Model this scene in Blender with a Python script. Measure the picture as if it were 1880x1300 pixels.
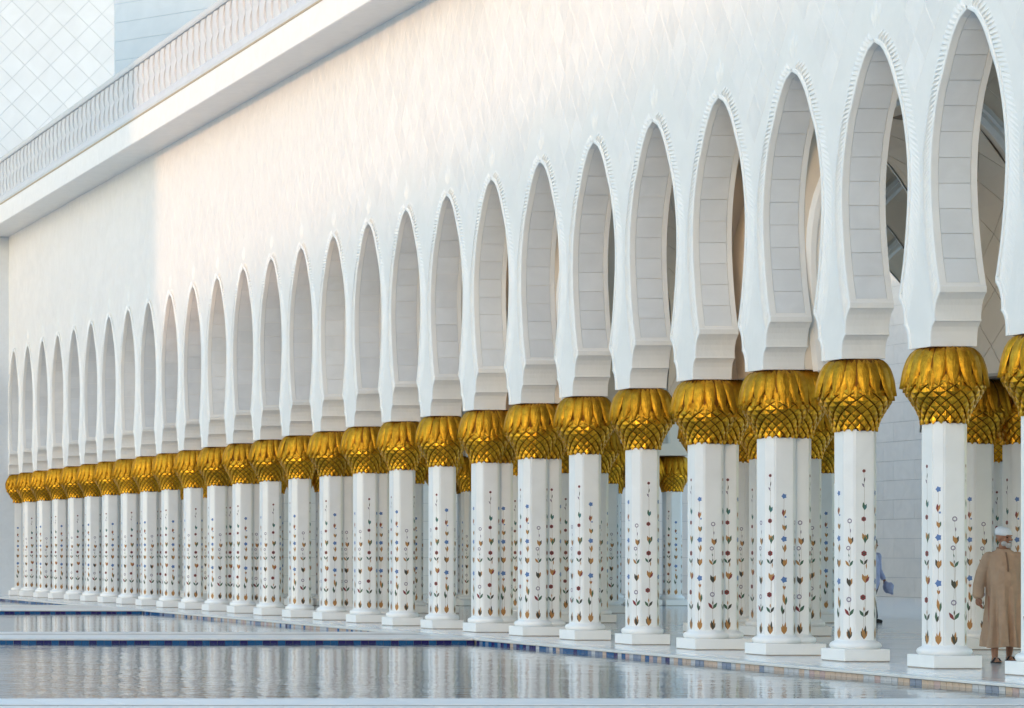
import bpy, bmesh, math, random
from mathutils import Vector, Matrix
random.seed(7)
R = math.radians
# ------------------------------------------------------------------ clear
for o in list(bpy.data.objects):
    bpy.data.objects.remove(o)
scn = bpy.context.scene
COL = scn.collection
# ------------------------------------------------------------------ camera
H = 1.46
cam = bpy.data.cameras.new('camera'); camo = bpy.data.objects.new('camera', cam); COL.objects.link(camo)
camo.location = (0, 0, H); camo.rotation_euler = (R(90), 0, 0)
cam.sensor_width = 36; cam.lens = 4800 / 1880 * 36
cam.shift_x = 1940 / 1880; cam.shift_y = 362 / 1880
cam.clip_start = 0.5; cam.clip_end = 1000
scn.camera = camo
# ------------------------------------------------------------------ sky and sun
SUN_EL = R(4.5)
SUND = Vector((0.58, 0.8146, 0)).normalized()          # the way the light travels, level
w = bpy.data.worlds.new('World'); scn.world = w; w.use_nodes = True
nt = w.node_tree; bg = nt.nodes['Background']
sky = nt.nodes.new('ShaderNodeTexSky'); sky.sky_type = 'NISHITA'; sky.sun_disc = False
sky.sun_elevation = SUN_EL; sky.sun_rotation = math.atan2(-SUND.x, -SUND.y)
sky.air_density = 1.0; sky.dust_density = 1.25; sky.ozone_density = 1.7
nt.links.new(sky.outputs['Color'], bg.inputs['Color']); bg.inputs['Strength'].default_value = 0.15
sl = bpy.data.lights.new('sun', 'SUN'); sl.energy = 0.25; sl.angle = R(0.6); sl.color = (1.0, 0.56, 0.31)
so = bpy.data.objects.new('sun', sl); COL.objects.link(so)
so.rotation_euler = Vector((SUND.x * math.cos(SUN_EL), SUND.y * math.cos(SUN_EL), -math.sin(SUN_EL))).to_track_quat('-Z', 'Y').to_euler()
so.location = (-20, -20, 40)
vs = scn.view_settings; vs.view_transform = 'Standard'; vs.look = 'None'; vs.gamma = 1; vs.use_curve_mapping = False
vs.exposure = 2.82
scn.render.engine = 'CYCLES'
scn.cycles.max_bounces = 8; scn.cycles.diffuse_bounces = 5; scn.cycles.glossy_bounces = 4

# ------------------------------------------------------------------ materials
def pbsdf(name, col, rough=0.5, metal=0.0, spec=0.5):
    m = bpy.data.materials.new(name); m.use_nodes = True
    b = m.node_tree.nodes['Principled BSDF']
    b.inputs['Base Color'].default_value = (*col, 1); b.inputs['Roughness'].default_value = rough
    b.inputs['Metallic'].default_value = metal; b.inputs['Specular IOR Level'].default_value = spec
    return m, m.node_tree, b

def N(t, typ, **kw):
    n = t.nodes.new(typ)
    for k, v in kw.items():
        if hasattr(n, k): setattr(n, k, v)
        else: n.inputs[k].default_value = v
    return n

def stone(name, col, rough=0.4, vein=0.06, scale=3.0, bump=0.0, bscale=(1, 1, 1), bfreq=8.0, rnd=0.0, bdist=0.02, spec=0.4):
    m, t, b = pbsdf(name, col, rough, spec=spec)
    tc = N(t, 'ShaderNodeTexCoord')
    geo = N(t, 'ShaderNodeNewGeometry')
    nz = N(t, 'ShaderNodeTexNoise'); nz.inputs['Scale'].default_value = scale; nz.inputs['Detail'].default_value = 8
    nz.inputs['Distortion'].default_value = 1.2
    t.links.new(geo.outputs['Position'], nz.inputs['Vector'])
    cr = N(t, 'ShaderNodeMapRange'); cr.inputs['From Min'].default_value = 0.3; cr.inputs['From Max'].default_value = 0.75
    cr.inputs['To Min'].default_value = 1.0 + vein * 0.4; cr.inputs['To Max'].default_value = 1.0 - vein
    t.links.new(nz.outputs['Fac'], cr.inputs['Value'])
    val = cr.outputs['Result']
    if rnd:
        oi = N(t, 'ShaderNodeObjectInfo')
        mr = N(t, 'ShaderNodeMapRange'); mr.inputs['To Min'].default_value = 1 - rnd; mr.inputs['To Max'].default_value = 1 + rnd * 0.5
        t.links.new(oi.outputs['Random'], mr.inputs['Value'])
        mu = N(t, 'ShaderNodeMath', operation='MULTIPLY')
        t.links.new(val, mu.inputs[0]); t.links.new(mr.outputs['Result'], mu.inputs[1]); val = mu.outputs[0]
    vm = N(t, 'ShaderNodeVectorMath', operation='SCALE'); vm.inputs[0].default_value = col
    t.links.new(val, vm.inputs['Scale']); t.links.new(vm.outputs['Vector'], b.inputs['Base Color'])
    if bump:
        mp = N(t, 'ShaderNodeMapping'); mp.inputs['Scale'].default_value = bscale
        t.links.new(geo.outputs['Position'], mp.inputs['Vector'])
        n2 = N(t, 'ShaderNodeTexNoise'); n2.inputs['Scale'].default_value = bfreq; n2.inputs['Detail'].default_value = 5
        t.links.new(mp.outputs['Vector'], n2.inputs['Vector'])
        bp = N(t, 'ShaderNodeBump'); bp.inputs['Strength'].default_value = bump; bp.inputs['Distance'].default_value = bdist
        t.links.new(n2.outputs['Fac'], bp.inputs['Height']); t.links.new(bp.outputs['Normal'], b.inputs['Normal'])
    return m

M = {}
M['marble'] = stone('white_marble', (0.84, 0.835, 0.82), 0.35, 0.05, 2.5)
M['column'] = stone('column_marble', (0.85, 0.85, 0.845), 0.25, 0.05, 2.0, rnd=0.02)
M['wall'] = stone('wall_marble', (0.83, 0.815, 0.79), 0.55, 0.05, 1.2, bump=0.6, bscale=(1, 1, 0.45), bfreq=8, bdist=0.022)
M['panel'] = stone('panel_marble', (0.84, 0.82, 0.80), 0.5, 0.05, 1.5, bump=0.8, bscale=(1, 1, 0.4), bfreq=6, rnd=0.05, bdist=0.034)
M['carve'] = stone('carved_marble', (0.83, 0.825, 0.81), 0.5, 0.04, 3)
M['block'] = stone('shade_toned_soffit', (0.735, 0.75, 0.77), 0.4, 0.07, 2.0, rnd=0.05)  # white marble, with the jambs' cool shade put into its base colour
M['joint'] = stone('joint_mortar', (0.42, 0.42, 0.42), 0.8, 0.1, 5)
M['parapet'] = stone('shade_greyed_stone', (0.58, 0.61, 0.64), 0.6, 0.06, 2)  # darker and bluer than the cornice: the parapet's shade is in this colour
M['tanline'] = stone('tan_sealant', (0.45, 0.38, 0.27), 0.7, 0.1, 4)
M['endwall'] = stone('cool_marble', (0.74, 0.77, 0.80), 0.45, 0.06, 0.8, rnd=0.03)
M['endjoint'] = stone('cool_joint', (0.62, 0.66, 0.70), 0.8, 0.05, 4)
M['inner'] = stone('bounce_tinted_marble', (0.80, 0.69, 0.57), 0.5, 0.06, 1.2, rnd=0.03)  # marble tinted tan: the interior's warm bounce light is painted into it
M['innerjoint'] = stone('brown_joint', (0.28, 0.22, 0.17), 0.8, 0.1, 4)
M['rib'] = stone('rib_marble', (0.80, 0.78, 0.75), 0.4, 0.05, 2)
M['plinth'] = stone('plinth_marble', (0.87, 0.87, 0.865), 0.3, 0.03, 3)
M['coping'] = stone('coping_marble', (0.82, 0.80, 0.77), 0.35, 0.08, 2, rnd=0.04)
M['paving'] = stone('paving_marble', (0.80, 0.76, 0.71), 0.3, 0.10, 2.5, rnd=0.05)
M['shadow_gap'] = stone('slot_stone', (0.34, 0.30, 0.26), 0.8, 0.1, 4)
# polished floor with slab joints
m, t, b = pbsdf('polished_floor', (0.72, 0.71, 0.70), 0.12)
geo = N(t, 'ShaderNodeNewGeometry')
br = N(t, 'ShaderNodeTexBrick'); br.offset = 0.0
br.inputs['Color1'].default_value = (0.76, 0.755, 0.75, 1); br.inputs['Color2'].default_value = (0.68, 0.67, 0.665, 1)
br.inputs['Mortar'].default_value = (0.4, 0.39, 0.38, 1); br.inputs['Scale'].default_value = 1.0
br.inputs['Mortar Size'].default_value = 0.006; br.inputs['Brick Width'].default_value = 1.04; br.inputs['Row Height'].default_value = 1.04
t.links.new(geo.outputs['Position'], br.inputs['Vector']); t.links.new(br.outputs['Color'], b.inputs['Base Color'])
M['floor'] = m
# gold leaf
m, t, b = pbsdf('gold_leaf', (0.80, 0.48, 0.06), 0.32, 0.9)
geo = N(t, 'ShaderNodeNewGeometry'); oi = N(t, 'ShaderNodeObjectInfo')
nz = N(t, 'ShaderNodeTexNoise'); nz.inputs['Scale'].default_value = 14; nz.inputs['Detail'].default_value = 6
t.links.new(geo.outputs['Position'], nz.inputs['Vector'])
mx = N(t, 'ShaderNodeMix', data_type='RGBA'); mx.inputs[6].default_value = (0.86, 0.47, 0.035, 1); mx.inputs[7].default_value = (0.40, 0.155, 0.006, 1)
t.links.new(nz.outputs['Fac'], mx.inputs[0])
t.links.new(mx.outputs[2], b.inputs['Base Color'])
mr = N(t, 'ShaderNodeMapRange'); mr.inputs['To Min'].default_value = 0.34; mr.inputs['To Max'].default_value = 0.62
t.links.new(nz.outputs['Fac'], mr.inputs['Value']); t.links.new(mr.outputs['Result'], b.inputs['Roughness'])
n2 = N(t, 'ShaderNodeTexNoise'); n2.inputs['Scale'].default_value = 45
mp = N(t, 'ShaderNodeMapping'); mp.inputs['Scale'].default_value = (1, 1, 0.3)
t.links.new(geo.outputs['Position'], mp.inputs['Vector']); t.links.new(mp.outputs['Vector'], n2.inputs['Vector'])
bp = N(t, 'ShaderNodeBump'); bp.inputs['Strength'].default_value = 0.8; bp.inputs['Distance'].default_value = 0.014
t.links.new(n2.outputs['Fac'], bp.inputs['Height']); t.links.new(bp.outputs['Normal'], b.inputs['Normal'])
M['gold'] = m
m2 = m.copy(); m2.name = 'gold_scale'
for q in m2.node_tree.nodes:
    if q.type == 'MAP_RANGE': q.inputs['To Min'].default_value = 0.22; q.inputs['To Max'].default_value = 0.42
    if q.type == 'BUMP': q.inputs['Strength'].default_value = 0.3
M['gold_scale'] = m2
M['gold_core'], _t, _b = pbsdf('recess_shade_gold', (0.20, 0.075, 0.006), 0.6, 0.8)  # dark core paints in the shade between fronds and scales
for mm in (m, m2):
    t = mm.node_tree; b = t.nodes['Principled BSDF']; oi = N(t, 'ShaderNodeObjectInfo')
    mr2 = N(t, 'ShaderNodeMapRange'); mr2.inputs['To Min'].default_value = 0.72; mr2.inputs['To Max'].default_value = 1.08
    t.links.new(oi.outputs['Random'], mr2.inputs['Value'])
    src = b.inputs['Base Color'].links[0].from_socket
    vm = N(t, 'ShaderNodeVectorMath', operation='SCALE'); t.links.new(src, vm.inputs[0]); t.links.new(mr2.outputs['Result'], vm.inputs['Scale'])
    t.links.new(vm.outputs['Vector'], b.inputs['Base Color'])
# water
m, t, b = pbsdf('pool_water', (0.12, 0.17, 0.22), 0.03, spec=0.5)
b.inputs['IOR'].default_value = 1.33
geo = N(t, 'ShaderNodeNewGeometry')
mp = N(t, 'ShaderNodeMapping'); mp.inputs['Scale'].default_value = (1.0, 0.8, 1)
t.links.new(geo.outputs['Position'], mp.inputs['Vector'])
n1 = N(t, 'ShaderNodeTexNoise'); n1.inputs['Scale'].default_value = 5.0; n1.inputs['Detail'].default_value = 3
n2 = N(t, 'ShaderNodeTexNoise'); n2.inputs['Scale'].default_value = 0.9; n2.inputs['Detail'].default_value = 2
t.links.new(mp.outputs['Vector'], n1.inputs['Vector']); t.links.new(mp.outputs['Vector'], n2.inputs['Vector'])
ad = N(t, 'ShaderNodeMath', operation='MULTIPLY_ADD'); ad.inputs[1].default_value = 2.0
t.links.new(n2.outputs['Fac'], ad.inputs[0]); t.links.new(n1.outputs['Fac'], ad.inputs[2])
bp = N(t, 'ShaderNodeBump'); bp.inputs['Strength'].default_value = 0.22; bp.inputs['Distance'].default_value = 0.02
t.links.new(ad.outputs[0], bp.inputs['Height']); t.links.new(bp.outputs['Normal'], b.inputs['Normal'])
sx = N(t, 'ShaderNodeSeparateXYZ'); t.links.new(geo.outputs['Position'], sx.inputs[0])
wr = N(t, 'ShaderNodeMapRange'); wr.interpolation_type = 'SMOOTHSTEP'
wr.inputs['From Min'].default_value = 6.0; wr.inputs['From Max'].default_value = 12.5; wr.inputs['To Min'].default_value = 0.62; wr.inputs['To Max'].default_value = 0.2
t.links.new(sx.outputs['X'], wr.inputs['Value']); t.links.new(wr.outputs['Result'], bp.inputs['Strength'])
M['water'] = m
def plain(name, col, rough=0.5, spec=0.4):
    return stone(name, col, rough, 0.12, 20, spec=spec)
for k, c in dict(navy=(0.022, 0.014, 0.13), blue=(0.012, 0.105, 0.30), peach=(0.62, 0.48, 0.40), pink=(0.55, 0.40, 0.41), pale=(0.58, 0.60, 0.66), midblue=(0.22, 0.28, 0.42)).items():
    M['t_' + k] = plain('glazed_' + k, c, 0.2)
for k, c in dict(red=(0.22, 0.03, 0.035), ochre=(0.42, 0.20, 0.06), green=(0.05, 0.12, 0.075), dark=(0.05, 0.045, 0.035), blue=(0.10, 0.19, 0.42), violet=(0.22, 0.18, 0.26), stem=(0.30, 0.22, 0.14), teal=(0.05, 0.17, 0.18)).items():
    M['i_' + k] = plain('inlay_' + k, c, 0.3)
INL = ['red', 'ochre', 'green', 'dark', 'blue', 'violet', 'stem', 'teal']

# ------------------------------------------------------------------ mesh helpers
class MB:
    def __init__(s): s.v = []; s.f = []; s.m = []
    def add(s, vs, fs, mi=0):
        o = len(s.v); s.v += [tuple(p) for p in vs]; s.f += [tuple(i + o for i in f) for f in fs]; s.m += [mi] * len(fs)
    def box(s, a, b, mi=0):
        x0, y0, z0 = a; x1, y1, z1 = b
        s.add([(x0, y0, z0), (x1, y0, z0), (x1, y1, z0), (x0, y1, z0), (x0, y0, z1), (x1, y0, z1), (x1, y1, z1), (x0, y1, z1)],
              [(0, 3, 2, 1), (4, 5, 6, 7), (0, 1, 5, 4), (1, 2, 6, 5), (2, 3, 7, 6), (3, 0, 4, 7)], mi)
    def prism(s, poly, d0, d1, fn, mi=0):
        """poly of 2-D points, pushed from d0 to d1; fn(u,v,d) -> xyz"""
        n = len(poly)
        vs = [fn(u, v, d0) for u, v in poly] + [fn(u, v, d1) for u, v in poly]
        fs = [tuple(range(n))[::-1], tuple(range(n, 2 * n))] + [(i, (i + 1) % n, n + (i + 1) % n, n + i) for i in range(n)]
        s.add(vs, fs, mi)
    def loft(s, rings, mi=0, close=True, cap=True):
        n = len(rings[0]); o = len(s.v)
        for r in rings: s.v += [tuple(p) for p in r]
        for k in range(len(rings) - 1):
            for i in range(n if close else n - 1):
                j = (i + 1) % n
                s.f.append((o + k * n + i, o + k * n + j, o + (k + 1) * n + j, o + (k + 1) * n + i)); s.m.append(mi)
        if cap:
            s.f.append(tuple(o + i for i in range(n))[::-1]); s.m.append(mi)
            s.f.append(tuple(o + (len(rings) - 1) * n + i for i in range(n))); s.m.append(mi)
    def mesh(s, name, mats, smooth=False, bevel=0, recalc=True):
        me = bpy.data.meshes.new(name); me.from_pydata(s.v, [], s.f)
        for mm in (mats if isinstance(mats, (list, tuple)) else [mats]): me.materials.append(mm)
        for p, i in zip(me.polygons, s.m): p.material_index = i; p.use_smooth = smooth
        if bevel or recalc:
            bm = bmesh.new(); bm.from_mesh(me)
            if recalc: bmesh.ops.recalc_face_normals(bm, faces=bm.faces)
            if bevel: bmesh.ops.bevel(bm, geom=bm.edges, offset=bevel, segments=2, affect='EDGES', profile=0.5)
            bm.to_mesh(me); bm.free()
        return me

def obj(name, me, parent=None, loc=(0, 0, 0), rotz=0.0):
    o = bpy.data.objects.new(name, me); COL.objects.link(o)
    o.parent = parent; o.location = loc
    if rotz: o.rotation_euler = (0, 0, rotz)
    return o
def tag(o, label=None, cat=None, group=None, kind=None):
    if label: o['label'] = label
    if cat: o['category'] = cat
    if group: o['group'] = group
    if kind: o['kind'] = kind
    return o
def thing(name, label, cat, loc=(0, 0, 0), rotz=0.0, group=None):
    return tag(obj(name, None, None, loc, rotz), label, cat, group)
def interp(pts, x):
    for (a, fa), (b2, fb) in zip(pts, pts[1:]):
        if x <= b2: return fa + (fb - fa) * max(0, (x - a)) / (b2 - a)
    return pts[-1][1]
def smooth_interp(pts, x):
    """Catmull-Rom through pts"""
    xs = [p[0] for p in pts]
    if x <= xs[0]: return pts[0][1]
    if x >= xs[-1]: return pts[-1][1]
    for i in range(len(pts) - 1):
        if xs[i] <= x <= xs[i + 1]:
            p1, p2 = pts[i], pts[i + 1]
            p0 = pts[i - 1] if i else (2 * p1[0] - p2[0], 2 * p1[1] - p2[1])
            p3 = pts[i + 2] if i + 2 < len(pts) else (2 * p2[0] - p1[0], 2 * p2[1] - p1[1])
            h = p2[0] - p1[0]; tt = (x - p1[0]) / h
            m1 = (p2[1] - p0[1]) / (p2[0] - p0[0]) * h; m2 = (p3[1] - p1[1]) / (p3[0] - p1[0]) * h
            return (2*tt**3-3*tt**2+1)*p1[1] + (tt**3-2*tt**2+tt)*m1 + (-2*tt**3+3*tt**2)*p2[1] + (tt**3-tt**2)*m2

# ------------------------------------------------------------------ layout numbers
SP = 2.077                       # column spacing along the arcade
CX = 18.60                       # column line
def CY(n): return 32.66 + SP * (n - 1)
WX0, WX1 = 18.30, 18.86          # arcade wall front and back
N0, N1 = -6, 27                  # first (out of frame) and last column
ENDY = 86.45
ZS = 4.0; ZAP = 8.02; ZSOF = 11.86; ZFAS = 12.5
EDGE_X = 17.08; WATER = -0.085
TWIN = [n for n in range(N0, N1 + 1) if n % 4 in (3, 0)]

# ------------------------------------------------------------------ ground, floor, pools
def sheet(name, x0, y0, x1, y1, z, mat):
    b = MB(); b.add([(x0, y0, z), (x1, y0, z), (x1, y1, z), (x0, y1, z)], [(0, 1, 2, 3)])
    return tag(obj(name, b.mesh(name, mat, recalc=False)), kind='structure')
sheet('ground', -400, -400, 400, 500, -0.9, M['paving'])
b = MB(); b.box((EDGE_X + 0.16, 2, -0.8), (47, 140, 0)); tag(obj('arcade_floor', b.mesh('arcade_floor', M['floor'])), kind='structure')
PX0 = 3.0
pools = [(25.9, 43.8), (47.35, 65.0), (71.0, ENDY)]
for i, (y0, y1) in enumerate(pools):
    b = MB(); b.box((PX0 - 0.05, y0 - 0.05, -0.7), (EDGE_X + 0.05, y1 + 0.05, WATER))
    tag(obj('pool_water', b.mesh('pool_water', M['water'])), kind='structure')
# platform nosing along the pools: long slabs with joints
pn = tag(obj('platform_edge', None), kind='structure')
y = 8.0; k = 0
LEN = 2.077
nb = MB(); nb.box((0, 0.003, -0.032), (0.20, LEN - 0.003, 0.002)); nose_me = nb.mesh('edge_slab', M['coping'], bevel=0.006)
while y < ENDY - 0.1:
    obj('edge_slab', nose_me, pn, (EDGE_X - 0.03, y, 0)); y += LEN
b = MB(); b.box((EDGE_X + 0.012, 8, -0.8), (EDGE_X + 0.17, ENDY, -0.034)); obj('backing', b.mesh('backing', M['joint']), pn)
# mosaic along the platform edge
TW = 0.1265
def tile_mesh(nm, mat):
    b2 = MB(); b2.box((0, 0.004, WATER - 0.06), (0.011, TW - 0.004, -0.036)); return b2.mesh(nm, M[mat], bevel=0.0015)
etm = {k2: tile_mesh('edge_tile_' + k2, 't_' + k2) for k2 in ('navy', 'blue', 'peach', 'pink', 'pale', 'midblue')}
rr = random.Random(3)
def edge_colour(yy):
    far = min(1, max(0, (yy - 34) / 9.0)) if yy < 44.5 else (0.1 if yy < 62 else 1.0)
    if rr.random() < far: return rr.choice(['navy', 'blue', 'midblue', 'blue'])
    return rr.choice(['peach', 'pink', 'peach', 'pale', 'peach', 'midblue', 'pale'])
for i, (y0, y1) in enumerate(pools):
    n = int((y1 - y0) / TW)
    if i == 0:
        for k in range(n): obj('tile', etm[edge_colour(y0 + k * TW)], pn, (EDGE_X, y0 + k * TW, 0))
    else:
        b = MB()
        names = ['navy', 'blue', 'peach', 'pink', 'pale', 'midblue']
        for k in range(n):
            yy = y0 + k * TW
            b.box((EDGE_X, yy + 0.004, WATER - 0.06), (EDGE_X + 0.011, yy + TW - 0.004, -0.036), names.index(edge_colour(yy)))
        tag(obj('far_tiles', b.mesh('far_tiles', [M['t_' + q] for q in names]), pn), kind='stuff')
# walkways between the pools: two coping rows with a slot, tile face towards the camera
SEQ = 'NNBNNBBNBB'
def walkway(name, y0, y1, tiles, far=True):
    wk = tag(obj(name, None), kind='structure')
    b = MB()
    b.box((PX0, y0 + 0.014, -0.8), (EDGE_X - 0.035, y1 - 0.014, -0.034)); obj('backing', b.mesh('backing', M['shadow_gap']), wk)
    slot = (y1 - y0) * 0.58
    L = 0.71
    def row(ya, yb, zt, mm):
        sb = MB(); sb.box((0.002, 0, -0.033), (L - 0.002, yb - ya, zt)); me = sb.mesh('slab', mm, bevel=0.004)
        x = EDGE_X - 0.035 - L
        while x > PX0 - L:
            obj('slab', me, wk, (x, ya, 0)); x -= L
    row(y0 - 0.03, y0 + 0.9, 0.0, M['coping']); row(y0 + 0.905, y0 + slot, 0.0, M['paving'])
    row(y0 + slot + 0.5, y1 - 0.3, 0.0, M['paving']); row(y1 - 0.295, y1 + 0.03, 0.0, M['coping'])
    b = MB(); b.box((PX0, y0 + slot + .004, -0.0335), (EDGE_X - 0.035, y0 + slot + .496, -0.007)); obj('drain_slot', b.mesh('drain_slot', M['shadow_gap']), wk)
    if tiles == 'objects':
        ms = {}
        for q, mm in (('N', 't_navy'), ('B', 't_blue')):
            tb = MB(); tb.box((0.003, 0, WATER - 0.06), (TW - 0.003, 0.013, -0.036)); ms[q] = tb.mesh('tile_' + q, M[mm], bevel=0.0015)
        x = EDGE_X - 0.01 - TW; k = 7
        while x > PX0:
            obj('tile', ms[SEQ[k % 10]], wk, (x, y0, 0)); x -= TW; k += 1
    elif tiles:
        tb = MB(); x = EDGE_X - 0.01 - TW; k = 5
        while x > PX0:
            tb.box((x + 0.003, y0, WATER - 0.06), (x + TW - 0.003, y0 + 0.013, -0.036), 0 if SEQ[k % 10] == 'N' else 1); x -= TW; k += 1
        tag(obj('tile_row', tb.mesh('tile_row', [M['t_navy'], M['t_blue']]), wk), kind='stuff')
    return wk
walkway('walkway', 43.8, 47.35, 'objects')
walkway('walkway', 65.0, 71.0, 'joined')
# near paving in front of the first pool
wk = tag(obj('pool_terrace', None), kind='structure')
b = MB(); b.box((0, 24.695, -0.039), (EDGE_X - 0.035, 24.945, -0.009)); obj('drain_slot', b.mesh('drain_slot', M['shadow_gap']), wk)
b = MB(); b.box((-4, 6, -0.8), (EDGE_X - 0.035, 25.88, -0.04)); obj('backing', b.mesh('backing', M['shadow_gap']), wk)
L = 0.71
for (ya, yb, zt, mm, zl) in ((24.95, 25.93, 0.0, 'coping', -0.038), (24.1, 24.69, 0.0, 'paving', -0.038), (23.2, 24.09, 0.0, 'paving', -0.038), (21.9, 23.19, 0.0, 'paving', -0.038), (20.0, 21.89, 0.0, 'paving', -0.038)):
    sb = MB(); sb.box((0.003, 0, zl), (L - 0.003, yb - ya, zt)); me = sb.mesh('slab', M[mm], bevel=0.008)
    x = EDGE_X - 0.035 - L
    while x > 0: obj('slab', me, wk, (x, ya, 0)); x -= L
b = MB(); b.box((-4, 6, -0.03), (EDGE_X - 0.035, 19.98, -0.001)); obj('far_paving', b.mesh('far_paving', M['paving']), wk)
b = MB(); b.box((-40, -30, -0.8), (PX0, 140, -0.035)); tag(obj('courtyard_paving', b.mesh('courtyard_paving', M['paving'])), kind='structure')

# ------------------------------------------------------------------ arcade wall profile
PROF_LOW = [(4.00, .255), (4.10, .257), (4.18, .268), (4.24, .29), (4.29, .33), (4.305, .355), (4.325, .355), (4.327, .34),
            (4.42, .348), (4.50, .365), (4.57, .395), (4.63, .44), (4.65, .462), (4.72, .465), (4.74, .45)]
ARCH_PTS = [(4.74, .45), (5.16, .355), (5.77, .275), (6.22, .262), (6.66, .31), (7.10, .42), (7.37, .54), (7.65, .67), (7.84, .795), (7.94, .885), (7.99, .95), (8.02, 1.0385)]
PROF = PROF_LOW + [(4.74 + (ZAP - 4.74) * i / 44, min(1.0385, smooth_interp(ARCH_PTS, 4.74 + (ZAP - 4.74) * i / 44))) for i in range(1, 45)]
PROF[-1] = (ZAP, SP / 2)
UP = [p for p in PROF if p[0] >= 4.74]
def halfw(z): return interp(PROF, z)

aw = thing('arcade_wall', 'long white marble arcade wall with tall pointed arches above the pool', 'wall', (WX0, ENDY, 0))
def AW(name, me, loc=(0, 0, 0), parent=None):          # child of the arcade wall, loc in world
    return obj(name, me, parent or aw, (loc[0] - WX0, loc[1] - ENDY, loc[2]))
b = MB()
REC = 0.020; BORD = 0.075
YS0 = CY(N0) - SP / 2
for n in range(N0, N1 + 1):
    yc = CY(n)
    last = n == N1
    for sx, flip in ((WX0, 0), (WX1, 1)):
        vs = []; fs = []
        for z, hw in PROF: vs += [(sx, yc - hw, z), (sx, yc + (hw if not last else 0.2), z)]
        for i in range(len(PROF) - 1):
            q = (2 * i, 2 * i + 1, 2 * i + 3, 2 * i + 2); fs.append(q if flip else q[::-1])
        b.add(vs, fs)
    for sgn in ((-1, 1) if not last else (-1,)):
        vs = []; fs = []
        XX = [(WX0, 0), (WX0 + BORD, 0), (WX0 + BORD, 1), (WX1 - BORD, 1), (WX1 - BORD, 0), (WX1, 0)]
        for z, hw in PROF:
            rec = REC if z >= 4.76 else 0
            for xx, r in XX: vs.append((xx, yc + sgn * (hw - rec * r), z))
        nn = len(XX)
        for i in range(len(PROF) - 1):
            for j in range(nn - 1):
                q = (i * nn + j, i * nn + j + 1, (i + 1) * nn + j + 1, (i + 1) * nn + j); fs.append(q if sgn > 0 else q[::-1])
        b.add(vs, fs)
    b.add([(WX0, yc - .255, ZS), (WX1, yc - .255, ZS), (WX1, yc + .255, ZS), (WX0, yc + .255, ZS)], [(0, 3, 2, 1)])
ya, yb = YS0, ENDY
for sx, flip in ((WX0, 0), (WX1, 1)):
    nseg = 68
    vs = []; fs = []
    for i in range(nseg + 1):
        yy = ya + (yb - ya) * i / nseg; vs += [(sx, yy, ZAP), (sx, yy, 13.4)]
    for i in range(nseg):
        q = (2 * i, 2 * i + 2, 2 * i + 3, 2 * i + 1); fs.append(q[::-1] if not flip else q)
    b.add(vs, fs)
AW('wall_face', b.mesh('wall_face', M['wall'], recalc=False))

# outline helpers on the face: points of the arch edge with the outward (into stone) normal, u = y offset from pier centre
def edge_pts(prof, side):
    pts = [Vector((side * hw, z)) for z, hw in prof]; out = []
    for i, p in enumerate(pts):
        tq = (pts[min(i + 1, len(pts) - 1)] - pts[max(i - 1, 0)]).normalized()
        nrm = Vector((-tq.y, tq.x)) if side > 0 else Vector((tq.y, -tq.x))
        out.append((p, nrm))                           # normal points towards the pier centre / up into stone
    return out
def rim_mesh():
    b = MB()
    for side in (1, -1):
        cs = edge_pts(PROF, side)
        sec = [(0.000, 0), (0.000, -0.014), (0.010, -0.020), (0.036, -0.020), (0.046, -0.014), (0.050, 0)]
        rings = []
        for p, nr in cs:
            ring = []
            for o2, d in sec:
                q = p + nr * o2
                if abs(q.x) > SP / 2: q.x = side * SP / 2
                ring.append((d, q.x, q.y))
            rings.append(ring)
        b.loft(rings, close=False, cap=False)
    return b.mesh('arch_rim', M['carve'], recalc=True)
rim_me = rim_mesh()
def arclen(cs):
    s = [0]
    for (a, _), (c, _) in zip(cs, cs[1:]): s.append(s[-1] + (c - a).length)
    return s
def at_len(cs, S, s):
    for i in range(len(S) - 1):
        if s <= S[i + 1]:
            f = (s - S[i]) / max(1e-6, S[i + 1] - S[i])
            return cs[i][0].lerp(cs[i + 1][0], f), cs[i][1].lerp(cs[i + 1][1], f).normalized()
    return cs[-1]
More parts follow.
